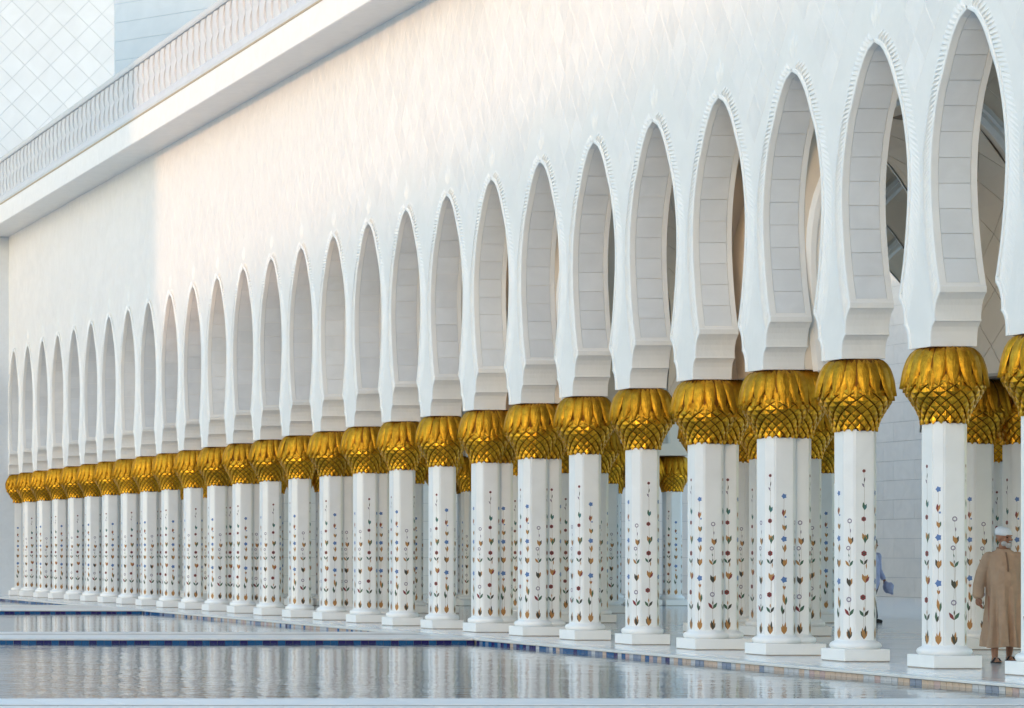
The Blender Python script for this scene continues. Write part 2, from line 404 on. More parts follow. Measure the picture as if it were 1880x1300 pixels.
def band_mesh():
    b = MB()
    for side in (1, -1):
        cs = edge_pts(UP, side); S = arclen(cs); s = 0.12
        while s < S[-1] - 0.04:
            p, nr = at_len(cs, S, s)
            tg = Vector((nr.y, -nr.x)) if side > 0 else Vector((-nr.y, nr.x))
            if tg.y > 0: tg = -tg
            low_ = min(1, max(0, (6.95 - p.y) / 0.5)); wid = min(0.15 + 0.05 * low_, abs(p.x) - 0.07 if p.y < 6.9 else 1)
            o0 = 0.060
            slope = 1.9 * (1 - 0.88 * min(1, max(0, (p.y - 6.4) / 1.3)))
            a = p + nr * o0; c = p + nr * (o0 + wid) + tg * (wid * slope)
            if abs(c.x) < 0.012 or c.x * side < 0 : c = a + (c - a) * max(0.2, (abs(a.x) - 0.012) / max(1e-4, abs(a.x - c.x)))
            if abs(c.x) < SP / 2 and abs(a.x) < SP / 2:
                dirv = (c - a).normalized(); pr = Vector((-dirv.y, dirv.x)) * 0.024
                low = pr * (1 if pr.y < 0 else -1) * (0.75 if side > 0 else 0.2)
                vs = [(0.002, (a + pr).x, (a + pr).y), (0.002, (a - pr).x, (a - pr).y), (0.002, (c - pr).x, (c - pr).y), (0.002, (c + pr).x, (c + pr).y),
                      (-0.004, (a + low).x, (a + low).y), (-0.002, (c + low).x, (c + low).y), (-0.030, ((a * .6 + c * .4) + low).x, ((a * .6 + c * .4) + low).y)]
                b.add(vs, [(0, 4, 6), (0, 6, 3), (3, 6, 5), (1, 6, 4), (1, 2, 6), (2, 5, 6), (0, 1, 4), (2, 3, 5)])
            s += 0.06
    return b.mesh('carved_band', M['carve'])
band_me = band_mesh()
def finial_mesh():
    b = MB()
    def tear(cu, cz, L, W, ang):
        ca, sa = math.cos(ang), math.sin(ang); pts = []
        for i in range(12):
            a = 2 * math.pi * i / 12; rr_ = (0.55 + 0.45 * math.cos(a))
            u, v = W * math.sin(a) * (0.6 + 0.4 * math.cos(a)), L * (math.cos(a) + 1) / 2
            pts.append((cu + u * ca - v * sa, cz + u * sa + v * ca))
        c0 = (cu - L * .45 * sa, cz + L * .45 * ca)
        vs = [(0.002, u, v) for u, v in pts] + [(-0.02, c0[0], c0[1])]
        b.add(vs, [(i, (i + 1) % 12, 12) for i in range(12)])
    tear(0, 0.14, 0.48, 0.085, 0)
    for s in (-1, 1):
        tear(s * 0.035, 0.16, 0.36, 0.09, s * -0.22)
    return b.mesh('arch_finial', M['carve'])
fin_me = finial_mesh()
for n in range(N0, N1 + 1):
    AW('arch_rim', rim_me, (WX0, CY(n), 0))
    AW('carved_band', band_me, (WX0, CY(n), 0))
    if n < N1: AW('arch_finial', fin_me, (WX0, CY(n) + SP / 2, ZAP))
# soffit blocks: far jamb of every arch (the -y side of each pier), one object each; hidden jambs joined
cs = edge_pts(UP, -1); S = arclen(cs)
NBK = 11; s0, s1 = 0.03, S[-1] - 0.02
def block_pts(k, side, gap=0.0035):
    a = s0 + (s1 - s0) * k / NBK + gap; c = s0 + (s1 - s0) * (k + 1) / NBK - gap
    cc = edge_pts(UP, side); SS = arclen(cc)
    return [at_len(cc, SS, a + (c - a) * i / 4) for i in range(5)]
def add_block(b, k, side, yo=0):
    x0, x1 = BORD + 0.006, WX1 - WX0 - BORD - 0.006
    rings = []
    for p, nr in block_pts(k, side):
        lo = p + nr * (REC + 0.004); hi = p + nr * 0.004
        # keep the offsets horizontal so the block stays inside the recess
        lo = Vector((p.x - side * (REC + 0.003), p.y)); hi = Vector((p.x - side * 0.004, p.y))
        rings.append([(x0, lo.x + yo, lo.y), (x0, hi.x + yo, hi.y), (x1, hi.x + yo, hi.y), (x1, lo.x + yo, lo.y)])
    b.loft(rings)
blk = []
for k in range(NBK):
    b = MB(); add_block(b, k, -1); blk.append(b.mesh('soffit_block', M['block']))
jb = MB()
for n in range(N0, N1 + 1):
    for k in range(NBK):
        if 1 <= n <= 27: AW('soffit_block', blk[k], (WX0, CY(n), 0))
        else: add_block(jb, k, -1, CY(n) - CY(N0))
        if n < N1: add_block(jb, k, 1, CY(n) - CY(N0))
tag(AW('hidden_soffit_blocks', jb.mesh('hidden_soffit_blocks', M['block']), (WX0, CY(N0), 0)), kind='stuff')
# diamond facing panels above the arches
HWd, HHd = 0.225, 0.36
def panel_free(u, z, m_=0.27):
    """u along y; True when the point is clear of the carved band"""
    if z > ZSOF + 0.05: return False
    k = (u - CY(1)) / SP; d = abs((k - math.floor(k + 0.5)) * SP)      # distance from pier centre
    if z > ZAP + 0.55: return True
    if z > ZAP:
        return (SP / 2 - d) > 0.42 * (1 - (z - ZAP) / 0.6) + 0.06
    if z < 6.9: return False
    return d < halfw(z) - m_
def diamond_clip(cy, cz):
    pts = [(cy - HWd, cz), (cy, cz - HHd), (cy + HWd, cz), (cy, cz + HHd)]
    return pts
pm = MB()
def dia_add(b, pts, d=0.0035, g=0.955):
    c = (sum(p[0] for p in pts) / len(pts), sum(p[1] for p in pts) / len(pts))
    q = [(c[0] + (p[0] - c[0]) * g, c[1] + (p[1] - c[1]) * g) for p in pts]
    b2 = [(c[0] + (p[0] - c[0]) * (g + 0.022), c[1] + (p[1] - c[1]) * (g + 0.022)) for p in pts]
    n = len(pts)
    b.add([(0, u, v) for u, v in b2] + [(-d, u, v) for u, v in q], [tuple(range(n, 2 * n))[::-1]] + [(i, (i + 1) % n, n + (i + 1) % n, n + i)[::-1] for i in range(n)])
db = MB(); dia_add(db, diamond_clip(0, 0)); dia_me = db.mesh('facing_panel', M['panel'], recalc=True)
cands = []
r_ = 0
zc = 7.2
while zc < ZSOF - HHd + 0.02:
    u = CY(-1) + (HWd if r_ % 2 else 0)
    while u < ENDY - HWd:
        pts = diamond_clip(u, zc)
        if all(panel_free(*p) for p in pts): cands.append((u, zc))
        u += 2 * HWd
    zc += HHd; r_ += 1
def visible_y(u, z):
    px = 4800 * WX0 / u - 1000; py = 1012 - (z - H) * 4800 / u
    return px < 1890 and py > -10
vis = sorted([c for c in cands if visible_y(*c)])
near = set(vis[:300])
stuffb = MB()
for (u, z) in cands:
    if (u, z) in near: AW('facing_panel', dia_me, (WX0, u, z))
    else:
        dia_add(stuffb, diamond_clip(u, z))
tag(AW('far_facing_panels', stuffb.mesh('far_facing_panels', M['panel']), (WX0, 0, 0)), kind='stuff')
# cornice
cn = MB()
FX = 17.30
prof = [(WX0, ZSOF), (FX + 0.02, ZSOF), (FX, ZSOF + 0.02), (FX, ZFAS - 0.05), (FX + 0.05, ZFAS - 0.05), (FX + 0.05, ZFAS), (FX + 0.2, ZFAS + 0.0), (WX0, ZFAS)]
rings = [[(x - WX0, 0, z) for x, z in prof]]
cb = MB()
clen = 2.077
cb.loft([[(x - WX0 + (0 if i else 0), 0.002, z) for i, (x, z) in enumerate(prof)], [(x - WX0, clen - 0.002, z) for x, z in prof]])
cme = cb.mesh('cornice_block', M['marble'], bevel=0)
yy = ENDY - clen
while yy > CY(-2):
    AW('cornice_block', cme, (WX0, yy, 0)); yy -= clen
tb = MB(); tb.box((FX - 0.012, CY(-2), ZFAS - 0.048), (FX + 0.055, ENDY, ZFAS - 0.004)); AW('cornice_sealant', tb.mesh('cornice_sealant', M['tanline']))
bpy.data.objects['cornice_sealant'].location = (-WX0, -ENDY, 0)

# parapet with S-shaped balusters
pp = thing('parapet', 'carved shade-greyed parapet of close-set leaf balusters on top of the cornice', 'parapet', (FX + 0.2, ENDY, ZFAS))
PYA = CY(0)
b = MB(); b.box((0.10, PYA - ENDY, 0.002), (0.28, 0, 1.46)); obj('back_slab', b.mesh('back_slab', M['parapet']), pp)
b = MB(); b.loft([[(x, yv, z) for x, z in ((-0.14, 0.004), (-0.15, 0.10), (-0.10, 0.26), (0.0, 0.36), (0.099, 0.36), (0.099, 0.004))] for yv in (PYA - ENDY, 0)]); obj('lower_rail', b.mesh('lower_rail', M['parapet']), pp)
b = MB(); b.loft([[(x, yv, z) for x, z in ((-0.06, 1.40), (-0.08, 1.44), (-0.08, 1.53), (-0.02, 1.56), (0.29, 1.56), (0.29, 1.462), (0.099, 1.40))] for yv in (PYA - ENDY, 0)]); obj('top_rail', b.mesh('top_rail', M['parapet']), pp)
def baluster():
    b = MB(); rings = []
    for i in range(15):
        f = i / 14; z = 0.34 + 1.08 * f
        g_ = abs(math.sin(math.pi * f * 2)) ** 0.8
        wdt = 0.249 - 0.085 * g_
        lean = 0.035 * math.sin(math.pi * f * 2) * (1 if f < .5 else -1)
        if wdt + abs(lean) > 0.249: lean = math.copysign(0.249 - wdt, lean)
        fr = 0.012 + 0.02 * g_
        rings.append([(0.102, -wdt + lean, z), (0.02 - fr, -wdt * 0.97 + lean, z), (-0.01 - fr, lean, z), (0.02 - fr, wdt * 0.97 + lean, z), (0.102, wdt + lean, z)])
    b.loft(rings, close=True)
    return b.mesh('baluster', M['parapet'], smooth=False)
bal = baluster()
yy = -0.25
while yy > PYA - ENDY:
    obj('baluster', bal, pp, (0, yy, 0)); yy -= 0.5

# ------------------------------------------------------------------ columns
W1, CC, RF = 0.245, 0.093, 0.2155
Z0S, Z1S = 0.27, 3.07
def shaft_mesh():
    a = W1 / 2; r = RF
    base = [(a, -r), (r, -a), (r, a), (a, r), (-a, r), (-r, a), (-r, -a), (-a, -r)]
    ring2 = []
    for i, p in enumerate(base):
        p = Vector(p); pr = Vector(base[i - 1]); nx = Vector(base[(i + 1) % 8])
        d1 = (pr - p).normalized(); d2 = (nx - p).normalized()
        ring2 += [p + d1 * 0.011, p + d1 * 0.007 - p.normalized() * 0.007, p + d2 * 0.007 - p.normalized() * 0.007, p + d2 * 0.011]
    b = MB(); b.loft([[(q.x, q.y, z) for q in ring2] for z in (Z0S, Z1S)])
    return b.mesh('shaft', M['column'])
def base_mesh():
    b = MB(); rings = []
    n = 48
    sec = [(0.285, 0.165), (0.305, 0.185), (0.312, 0.212), (0.302, 0.24), (0.278, 0.258), (0.255, 0.266), (0.245, 0.285), (0.235, 0.292)]
    for r, z in sec:
        ring = []
        for i in range(n):
            a = 2 * math.pi * i / n
            k = abs(math.cos(4 * a + 0.0)) ; lob = 1 + 0.035 * (abs(math.sin(4 * a)) ** 0.6 - 0.5) * -1
            ring.append((r * lob * math.cos(a), r * lob * math.sin(a), z))
        rings.append(ring)
    b.loft(rings)
    return b.mesh('base_ring', M['plinth'], smooth=True)
def pedestal_mesh(ext=0.0):
    b = MB(); b.box((-0.30, -0.30, 0.012), (0.30 + ext, 0.30, 0.166)); 
    me = b.mesh('pedestal', M['plinth'], bevel=0.008)
    return me
def foot_mesh(ext=0.0):
    b = MB(); b.box((-0.292, -0.292, 0.0), (0.292 + ext, 0.292, 0.013)); return b.mesh('pedestal_shadow_line', M['shadow_gap'])  # dark strip standing in for the thin shadow line under the pedestal
CAPZ = 3.05
CORE = [(0.0, .235), (0.06, .245), (0.12, .262), (0.20, .30), (0.28, .345), (0.36, .392), (0.44, .42), (0.52, .425), (0.62, .425), (0.72, .41), (0.80, .385), (0.87, .345), (0.92, .31), (0.945, .28)]
def core_r(z): return smooth_interp(CORE, z)
def core_mesh():
    b = MB(); n = 36
    b.loft([[(r * math.cos(2 * math.pi * i / n), r * math.sin(2 * math.pi * i / n), z) for i in range(n)] for z, r in CORE])
    return b.mesh('capital', M['gold_core'], smooth=True)
FR_A = [(0.27, .949, .060), (0.325, .930, .072), (0.372, .885, .082), (0.412, .815, .088), (0.440, .73, .088), (0.458, .66, .082), (0.470, .59, .066), (0.479, .53, .044), (0.490, .475, .018), (0.494, .45, .002)]
FR_B = [(0.29, .905, .055), (0.345, .855, .075), (0.388, .78, .085), (0.412, .69, .086), (0.430, .60, .078), (0.442, .53, .062), (0.450, .47, .044), (0.457, .42, .022), (0.460, .395, .002)]
def frond(b, path, ang, jit=0.0):
    ca, sa = math.cos(ang), math.sin(ang)
    vs = []; fs = []
    for i, (r, z, hw) in enumerate(path):
        pr = path[max(0, i - 1)]; nx = path[min(len(path) - 1, i + 1)]
        t_ = Vector((nx[0] - pr[0], nx[1] - pr[1])).normalized(); nrm = Vector((-t_.y, t_.x)) 
        if nrm.x < 0 and nrm.y < 0: nrm = -nrm
        nrm = Vector((abs(t_.y), abs(t_.x) if t_.x > 0 else -abs(t_.x)))
        for side, lift in ((-0.93, -0.036), (-0.55, 0.004), (0, -0.010), (0.55, 0.004), (0.93, -0.036)):
            rr_ = r + nrm.x * lift; zz = z + nrm.y * lift
            lat = side * hw + jit * (i / len(path)) ** 2
            vs.append((rr_ * ca - lat * sa, rr_ * sa + lat * ca, zz))
    for i in range(len(path) - 1):
        for j in range(4): fs.append((i * 5 + j, i * 5 + j + 1, (i + 1) * 5 + j + 1, (i + 1) * 5 + j))
    b.add(vs, fs)
NF = 17; NSC = 17
ROWS = [0.012 + 0.0585 * k for k in range(9)]
def scale_(b, z, ang, k):
    r = core_r(max(0.0, z + 0.03)); hw = math.pi * r / NSC * 0.90; hh = 0.055
    ca, sa = math.cos(ang), math.sin(ang)
    def P(lat, dz, lift):
        rr_ = core_r(min(0.94, max(0.0, z + 0.03 + dz))) + lift
        return (rr_ * ca - lat * sa, rr_ * sa + lat * ca, z + 0.03 + dz)
    vs = [P(0, hh, 0.010), P(hw, 0.0, 0.018), P(0, -hh * 0.95, 0.034), P(-hw, 0.0, 0.018), P(0, -0.012, 0.034),
          P(hw * 0.95, -0.004, -0.01), P(0, -hh * 0.9, -0.005), P(-hw * 0.95, -0.004, -0.01)]
    b.add(vs, [(0, 3, 4), (0, 4, 1), (1, 4, 2), (2, 4, 3), (3, 7, 6, 2), (2, 6, 5, 1)])
fa = [];
for p in (FR_A, FR_B):
    b = MB(); frond(b, p, 0); fa.append(b.mesh('frond', M['gold'], smooth=True, recalc=True))
sc_me = []
for k, z in enumerate(ROWS):
    b = MB(); scale_(b, z, 0, k); sc_me.append(b.mesh('scale', M['gold_scale'], recalc=True))
b = MB()
for k, z in enumerate(ROWS):
    for i in range(NSC): scale_(b, z, 2 * math.pi * (i + 0.5 * (k % 2)) / NSC, k)
scales_joined = b.mesh('scales', M['gold_scale'], recalc=True)
b = MB()
for i in range(NF):
    frond(b, FR_A, 2 * math.pi * i / NF, random.uniform(-.03, .03)); frond(b, FR_B, 2 * math.pi * (i + .5) / NF, random.uniform(-.03, .03))
fronds_joined = b.mesh('fronds', M['gold'], smooth=True, recalc=True)
shaft_me, base_me, core_me = shaft_mesh(), base_mesh(), core_mesh()
ped_me, ped_tw = pedestal_mesh(), pedestal_mesh(0.25)
foot_me, foot_tw = foot_mesh(), foot_mesh(0.25)

# inlaid flower stems --------------------------------------------------
def vine_mesh(kind):
    b = MB(); lay = [0.0012]
    def poly(pts, c):
        d = lay[0]; lay[0] += 0.000015
        b.add([(u, -d, v) for u, v in pts], [tuple(range(len(pts)))], INL.index(c))
    def leaf(u, v, L, W, ang, c):
        ca, sa = math.cos(ang), math.sin(ang)
        prof_ = [(0, 0), (W * .7, L * .3), (W, L * .5), (W * .55, L * .8), (0, L), (-W * .55, L * .8), (-W, L * .5), (-W * .7, L * .3)]
        poly([(u + x * ca - y_ * sa, v + x * sa + y_ * ca) for x, y_ in prof_], c)
    def stem(pts, wd=0.0032, c='stem'):
        for (u0, v0), (u1, v1) in zip(pts, pts[1:]):
            dx, dy = u1 - u0, v1 - v0; l = math.hypot(dx, dy); nx, ny = -dy / l * wd / 2, dx / l * wd / 2
            poly([(u0 + nx, v0 + ny), (u0 - nx, v0 - ny), (u1 - nx, v1 - ny), (u1 + nx, v1 + ny)], c)
    def disc(u, v, r, c, n=10, wob=0.0):
        poly([(u + r * (1 + wob * (i % 2)) * math.cos(2 * math.pi * i / n), v + r * (1 + wob * (i % 2)) * math.sin(2 * math.pi * i / n)) for i in range(n)], c)
    def ring(u, v, r, c):
        n = 12
        for i in range(n):
            a0, a1 = 2 * math.pi * i / n, 2 * math.pi * (i + 0.92) / n
            poly([(u + r * math.cos(a0), v + r * math.sin(a0)), (u + r * math.cos(a1), v + r * math.sin(a1)), (u + r * .55 * math.cos(a1), v + r * .55 * math.sin(a1)), (u + r * .55 * math.cos(a0), v + r * .55 * math.sin(a0))], c)
    def tulip(u, v, s, c1, c2):
        leaf(u, v - s * .5, s * 1.05, s * .19, 0.30, c1); leaf(u, v - s * .5, s * 1.0, s * .19, -0.32, c2); leaf(u, v - s * .5, s * .85, s * .2, 0, c1)
    def vleaf(u, v, s, c1, c2):
        leaf(u, v - s * .4, s * .9, s * .17, 0.6, c1); leaf(u, v - s * .4, s * .9, s * .17, -0.6, c2)
    def tuft(c1, c2, s=1.0):
        for ang, L, c in ((0.35, .085, c2), (-0.35, .085, c1), (0.15, .11, c1), (-0.12, .13, c2), (0.0, .085, c1)):
            leaf(0, 0.295, L * s * 1.25, 0.017 * s, ang, c)
    def rosette(u, v, r):
        disc(u, v, r, 'red', 12, .18); disc(u, v, r * .42, 'dark', 8)
    if kind == 0:      # tall stem with red rosettes
        stem([(0, .34), (-.006, .6), (.006, .84), (.014, 1.1), (0, 1.43), (.012, 1.65), (.004, 1.9), (.006, 2.2), (.0, 2.5)])
        stem([(0.01, .34), (.022, .8), (.016, 1.1)])
        tuft('ochre', 'dark', 1.15); vleaf(0, .64, .12, 'green', 'dark'); leaf(0, .66, .07, .01, 0, 'ochre')
        rosette(-.014, .85, .034); tulip(.014, 1.1, .12, 'ochre', 'ochre'); leaf(.02, 1.04, .1, .018, -.5, 'red')
        vleaf(-.004, 1.32, .10, 'green', 'dark'); leaf(.03, 1.22, .09, .009, 0, 'ochre'); rosette(0, 1.43, .034)
        tulip(.016, 1.64, .12, 'ochre', 'green'); leaf(.014, 1.56, .1, .02, .0, 'green'); rosette(-.004, 1.885, .029)
        leaf(.006, 2.0, .11, .02, .15, 'green'); leaf(.006, 2.0, .09, .018, -.3, 'teal'); leaf(.004, 2.3, .07, .009, .5, 'violet'); leaf(.0, 2.36, .08, .008, -.15, 'dark')
        disc(-.012, 2.34, .012, 'violet', 8); disc(0, 2.52, .021, 'red', 10, .15); disc(0, 2.52, .009, 'dark', 8)
    elif kind == 1:    # middle stem with blue stars
        stem([(-.012, .34), (-.024, .64), (-.004, .95), (0, 1.3), (.0, 1.63), (.004, 1.8), (-.004, 2.0), (0, 2.2)])
        stem([(.012, .34), (.02, .56), (.01, .8), (.004, 1.0)])
        tuft('ochre', 'ochre', 1.1); leaf(-.026, .58, .13, .018, .05, 'green'); leaf(-.02, .57, .09, .014, -.25, 'dark')
        leaf(.016, .70, .17, .024, .18, 'ochre'); leaf(.022, .70, .13, .016, -.1, 'green'); tulip(.002, .95, .06, 'ochre', 'red')
        disc(0, 1.06, .034, 'blue', 10, .45); tulip(0, 1.3, .12, 'dark', 'ochre'); leaf(0, 1.25, .1, .022, 0, 'ochre')
        leaf(.008, 1.44, .12, .021, -.1, 'ochre'); leaf(.0, 1.46, .09, .010, .3, 'stem'); disc(0, 1.63, .032, 'blue', 10, .42)
        tulip(.006, 1.79, .09, 'ochre', 'green'); disc(.02, 1.94, .013, 'blue', 8, .2); leaf(-.004, 1.94, .11, .022, .1, 'red'); leaf(-.006, 1.95, .1, .014, -.3, 'ochre')
        disc(0, 2.23, .028, 'blue', 10, .42)
    else:              # short stem with grey rings
        stem([(0, .34), (.0, .65), (-.006, .82), (.004, 1.05), (-.002, 1.3), (-.01, 1.5)])
        stem([(.004, .62), (.022, .85), (.012, 1.1), (.022, 1.35), (.02, 1.58), (.004, 1.85)], .003)
        tuft('dark', 'ochre', 1.05); vleaf(0, .655, .13, 'red', 'green'); leaf(0, .66, .07, .009, 0, 'dark')
        ring(-.006, .82, .036, 'violet'); tulip(.004, 1.05, .12, 'dark', 'ochre'); vleaf(.0, 1.30, .11, 'ochre', 'green'); leaf(0, 1.3, .05, .008, 0, 'dark')
        leaf(.0, 1.38, .05, .008, .2, 'green'); ring(-.014, 1.5, .031, 'violet'); tulip(.02, 1.60, .11, 'ochre', 'dark'); leaf(.018, 1.7, .06, .008, 0, 'violet')
        ring(.006, 1.86, .033, 'violet')
    return b.mesh('flower_inlay', [M['i_' + k] for k in INL], recalc=False)
vines = [vine_mesh(k) for k in range(3)]
DIAG = (W1 / 2 + RF) / 2 * math.sqrt(2)
def add_vines(root, n, dx=0.0, dy=0.0):
    # facet k: 0 faces -x (pool), 1 (-x,-y), 2 -y (camera), 3 (+x,-y), ...
    for k in range(8):
        ang = -math.pi / 2 + k * math.pi / 4                # rotation that turns -y to the facet direction
        dist = RF if k % 2 == 0 else DIAG
        dirv = (-math.cos(k * math.pi / 4), -math.sin(k * math.pi / 4))
        o = obj('flower_inlay', vines[(k + n - 1) % 3], root, (dx + dirv[0] * dist, dy + dirv[1] * dist, 0), ang)
        if k % 2: o.scale = (0.85, 1, 1)
def add_capital(root, dx, detail, rng, dy=0.0):
    c = obj('capital', core_me, root, (dx, dy, CAPZ))
    if detail >= 1:
        for i in range(NF):
            for me, off in ((fa[0], 0), (fa[1], .5)):
                f = obj('frond', me, c, (0, 0, 0), 2 * math.pi * (i + off) / NF + rng.uniform(-.035, .035))
                f.scale = (1, rng.uniform(.86, 1.08), rng.uniform(.985, 1.0)); f.rotation_euler[1] = rng.uniform(-.03, .02)
    else: obj('fronds', fronds_joined, c)
    if detail >= 2:
        for k in range(len(ROWS)):
            for i in range(NSC):
                obj('scale', sc_me[k], c, (0, 0, 0), 2 * math.pi * (i + 0.5 * (k % 2)) / NSC + rng.uniform(-.01, .01))
    else: obj('scales', scales_joined, c)
def make_column(x, y, n, detail, label, group, twin=False, nm='column'):
    rng = random.Random(n * 31 + int(x * 10))
    root = thing(nm, label, 'pillar', (x, y, 0), 0, group)
    obj('pedestal_shadow_line', foot_tw if twin else foot_me, root)
    obj('pedestal', ped_tw if twin else ped_me, root)
    for dx in ((0, 0.29) if twin else (0,)):
        dy = 0.14 if dx else 0.0
        obj('base_ring', base_me, root, (dx, dy, 0.0015 * (dx > 0)))
        obj('shaft', shaft_me, root, (dx, dy, 0.001 * (dx > 0)))
        add_vines(root, n + (1 if dx else 0), dx, dy)
        add_capital(root, dx, detail if dx == 0 else 0, rng, dy)
    return root
ORD = ['first', 'second', 'third', 'fourth', 'fifth', 'sixth', 'seventh', 'eighth', 'ninth', 'tenth', 'eleventh', 'twelfth', 'thirteenth', 'fourteenth', 'fifteenth',
       'sixteenth', 'seventeenth', 'eighteenth', 'nineteenth', 'twentieth', 'twenty-first', 'twenty-second', 'twenty-third', 'twenty-fourth', 'twenty-fifth', 'twenty-sixth', 'twenty-seventh', 'twenty-eighth']
for n in range(N0, N1 + 1):
    tw = n in TWIN
    if n < 0:
        lab, gr = 'white column with gold palm capital beyond the right edge of the view', 'front columns beyond the view'
    else:
        gr = 'front row columns along the pool'
        if n == 0: lab = 'gold-capped white column cut off by the right edge, nearest of the front row'
        elif n == 1: lab = 'gold-capped white column just left of the man in tan, second of the front row'
        elif n == N1: lab = 'farthest front column with gold capital, set against the left end wall'
        else: lab = ('paired' if tw else 'single') + ' white front-row column with gold capital, %s counted from the right' % ORD[n]
    make_column(CX, CY(n), n, 2 if 0 <= n <= 9 else (1 if 0 <= n <= 16 else 0), lab, gr, tw)

# ------------------------------------------------------------------ interior: piers on clustered columns, arches, vault
CLU = ['right-edge'] + ORD
YT = [(-1, 0), (3, 4), (7, 8), (11, 12), (15, 16), (19, 20), (23, 24)]
ROWX = [(22.6, 23.3), (27.2, 27.9), (31.9, 32.6)]
BACKX = 36.4; ZCEIL = 10.9
for ri, (xa, xb) in enumerate(ROWX):
    for ti, (na, nb_) in enumerate(YT):
        if ti == 0 and ri > 0: continue
        if ri > 0 and ti > 5: continue
        for n in (na, nb_):
            for xx, sd in ((xa, 'pool'), (xb, 'hall')):
                lab = 'gold-capped inner column, %s side of %s cluster from right, %s inner row' % (sd, CLU[ti], ORD[ri])
                if n == nb_: lab = lab.replace('inner column', 'rear inner column')
                make_column(xx, CY(n), n + ri, 1 if (ri == 0 and ti in (1,)) else 0, lab, 'columns inside the arcade', nm='inner_column')
def arch_half(hw, z0, z1, n=18):
    """half opening widths by height for a pointed, slightly horseshoe arch"""
    norm = [(0, .93), (.12, .965), (.3, .995), (.45, 1.0), (.58, .955), (.7, .84), (.8, .68), (.88, .50), (.94, .33), (.98, .16), (1.0, 0.0)]
    return [(z0 + (z1 - z0) * i / n, hw * max(0, smooth_interp(norm, i / n))) for i in range(n + 1)]
def arch_block(u0, u1, d0, d1, z0, zt, zap, margin, fn, mat, rmat, name, label, loc):
    """wall panel from u0 to u1 with one arched opening; fn maps (u, d, z) to xyz"""
    root = thing(name, label, 'arch', loc, 0, 'arches inside the arcade')
    uc = (u0 + u1) / 2; hw = (u1 - u0) / 2 - margin
    hp = arch_half(hw, z0, zap)
    L_ = lambda u, d, z: tuple(Vector(fn(u, d, z)) - Vector(loc))
    b = MB()
    for dd in (d0, d1):
        for side in (-1, 1):
            vs = []
            for z, h_ in hp: vs += [L_(u0 if side < 0 else u1, dd, z), L_(uc + side * h_, dd, z)]
            b.add(vs, [(2 * i, 2 * i + 1, 2 * i + 3, 2 * i + 2) for i in range(len(hp) - 1)])
        b.add([L_(u0, dd, zap), L_(u1, dd, zap), L_(u1, dd, zt), L_(u0, dd, zt)], [(0, 1, 2, 3)])
    for side in (-1, 1):
        vs = []
        for z, h_ in hp: vs += [L_(uc + side * h_, d0, z), L_(uc + side * h_, d1, z)]
        b.add(vs, [(2 * i, 2 * i + 1, 2 * i + 3, 2 * i + 2) for i in range(len(hp) - 1)])
        if margin > 0.02:
            b.add([L_(u0 if side < 0 else u1, d0, z0), L_(uc + side * hp[0][1], d0, z0), L_(uc + side * hp[0][1], d1, z0), L_(u0 if side < 0 else u1, d1, z0)], [(0, 1, 2, 3)])
    obj('arch_wall', b.mesh('arch_wall', mat, recalc=False), root)
    for dd, sg in ((d0, -1), (d1, 1)):
        rb = MB()
        for side in (-1, 1):
            cs_ = [(Vector((uc + side * h_, z))) for z, h_ in hp]
            rings = []
            for i, p in enumerate(cs_):
                tq = (cs_[min(i + 1, len(cs_) - 1)] - cs_[max(i - 1, 0)]).normalized()
                nr = Vector((tq.y, -tq.x)) * side
                ring = []
                for o2, d in ((-0.012, 0.02), (-0.012, 0.05), (0.05, 0.075), (0.11, 0.05), (0.13, 0.085), (0.20, 0.07), (0.24, 0.0)):
                    q = p + nr * o2
                    if (q.x - uc) * side < 0: q.x = uc
                    q.x = min(max(q.x, u0 + .012), u1 - .012)
                    ring.append(L_(q.x, dd + sg * d, q.y))
                rings.append(ring)
            rb.loft(rings, close=False, cap=False)
        obj('rib', rb.mesh('rib', rmat, recalc=False), root)
    return root, uc, hp
def tile_face(root, loc, u0, u1, uc, hp, dd, sg, fn, z0, zt, a=0.36):
    """diamond tiles on a face of an arch wall, each an object, keeping clear of the rib"""
    b = MB()
    pts = [(-a, 0), (0, -a), (a, 0), (0, a)]
    g = 0.975
    vs = []
    for u, v in pts: vs.append((u * g, v * g))
    z = z0; r2 = 0; cnt = 0
    base = Vector(loc)
    me = bpy.data.meshes.new('diamond_tile')
    o0 = Vector(fn(0, 0, 0)); U = Vector(fn(1, 0, 0)) - o0; D = Vector(fn(0, 1, 0)) - o0; Z = Vector((0, 0, 1))
    V = [tuple(U * (u * 1.0) + Z * (v * 1.0) * 1.0 - D * sg * 0.0) for u, v in vs] + [tuple(U * (u * .985) + Z * (v * .985) + D * (sg * 0.006)) for u, v in vs]
    bb = MB(); bb.add(V, [(0, 1, 2, 3), (4, 5, 6, 7)] + [(i, (i + 1) % 4, 4 + (i + 1) % 4, 4 + i) for i in range(4)])
    me = bb.mesh('diamond_tile', M['inner'])
    while z < zt - a:
        u = u0 + a + (a if r2 % 2 else 0)
        while u < u1 - a + 0.01:
            ok = True
            for du, dv in pts:
                if z + dv > zt - .02 or z + dv < z0: ok = False; break
                h_ = interp(hp, z + dv) if z + dv < hp[-1][0] else (0 if z + dv > hp[-1][0] + .28 else 0.1)
                if abs(u + du - uc) < h_ + (0.27 if h_ > 0 else 0): ok = False; break
            if ok:
                obj('diamond_tile', me, root, tuple(Vector(fn(u, dd, z)) - base)); cnt += 1
            u += 2 * a
        z += a; r2 += 1
    return cnt
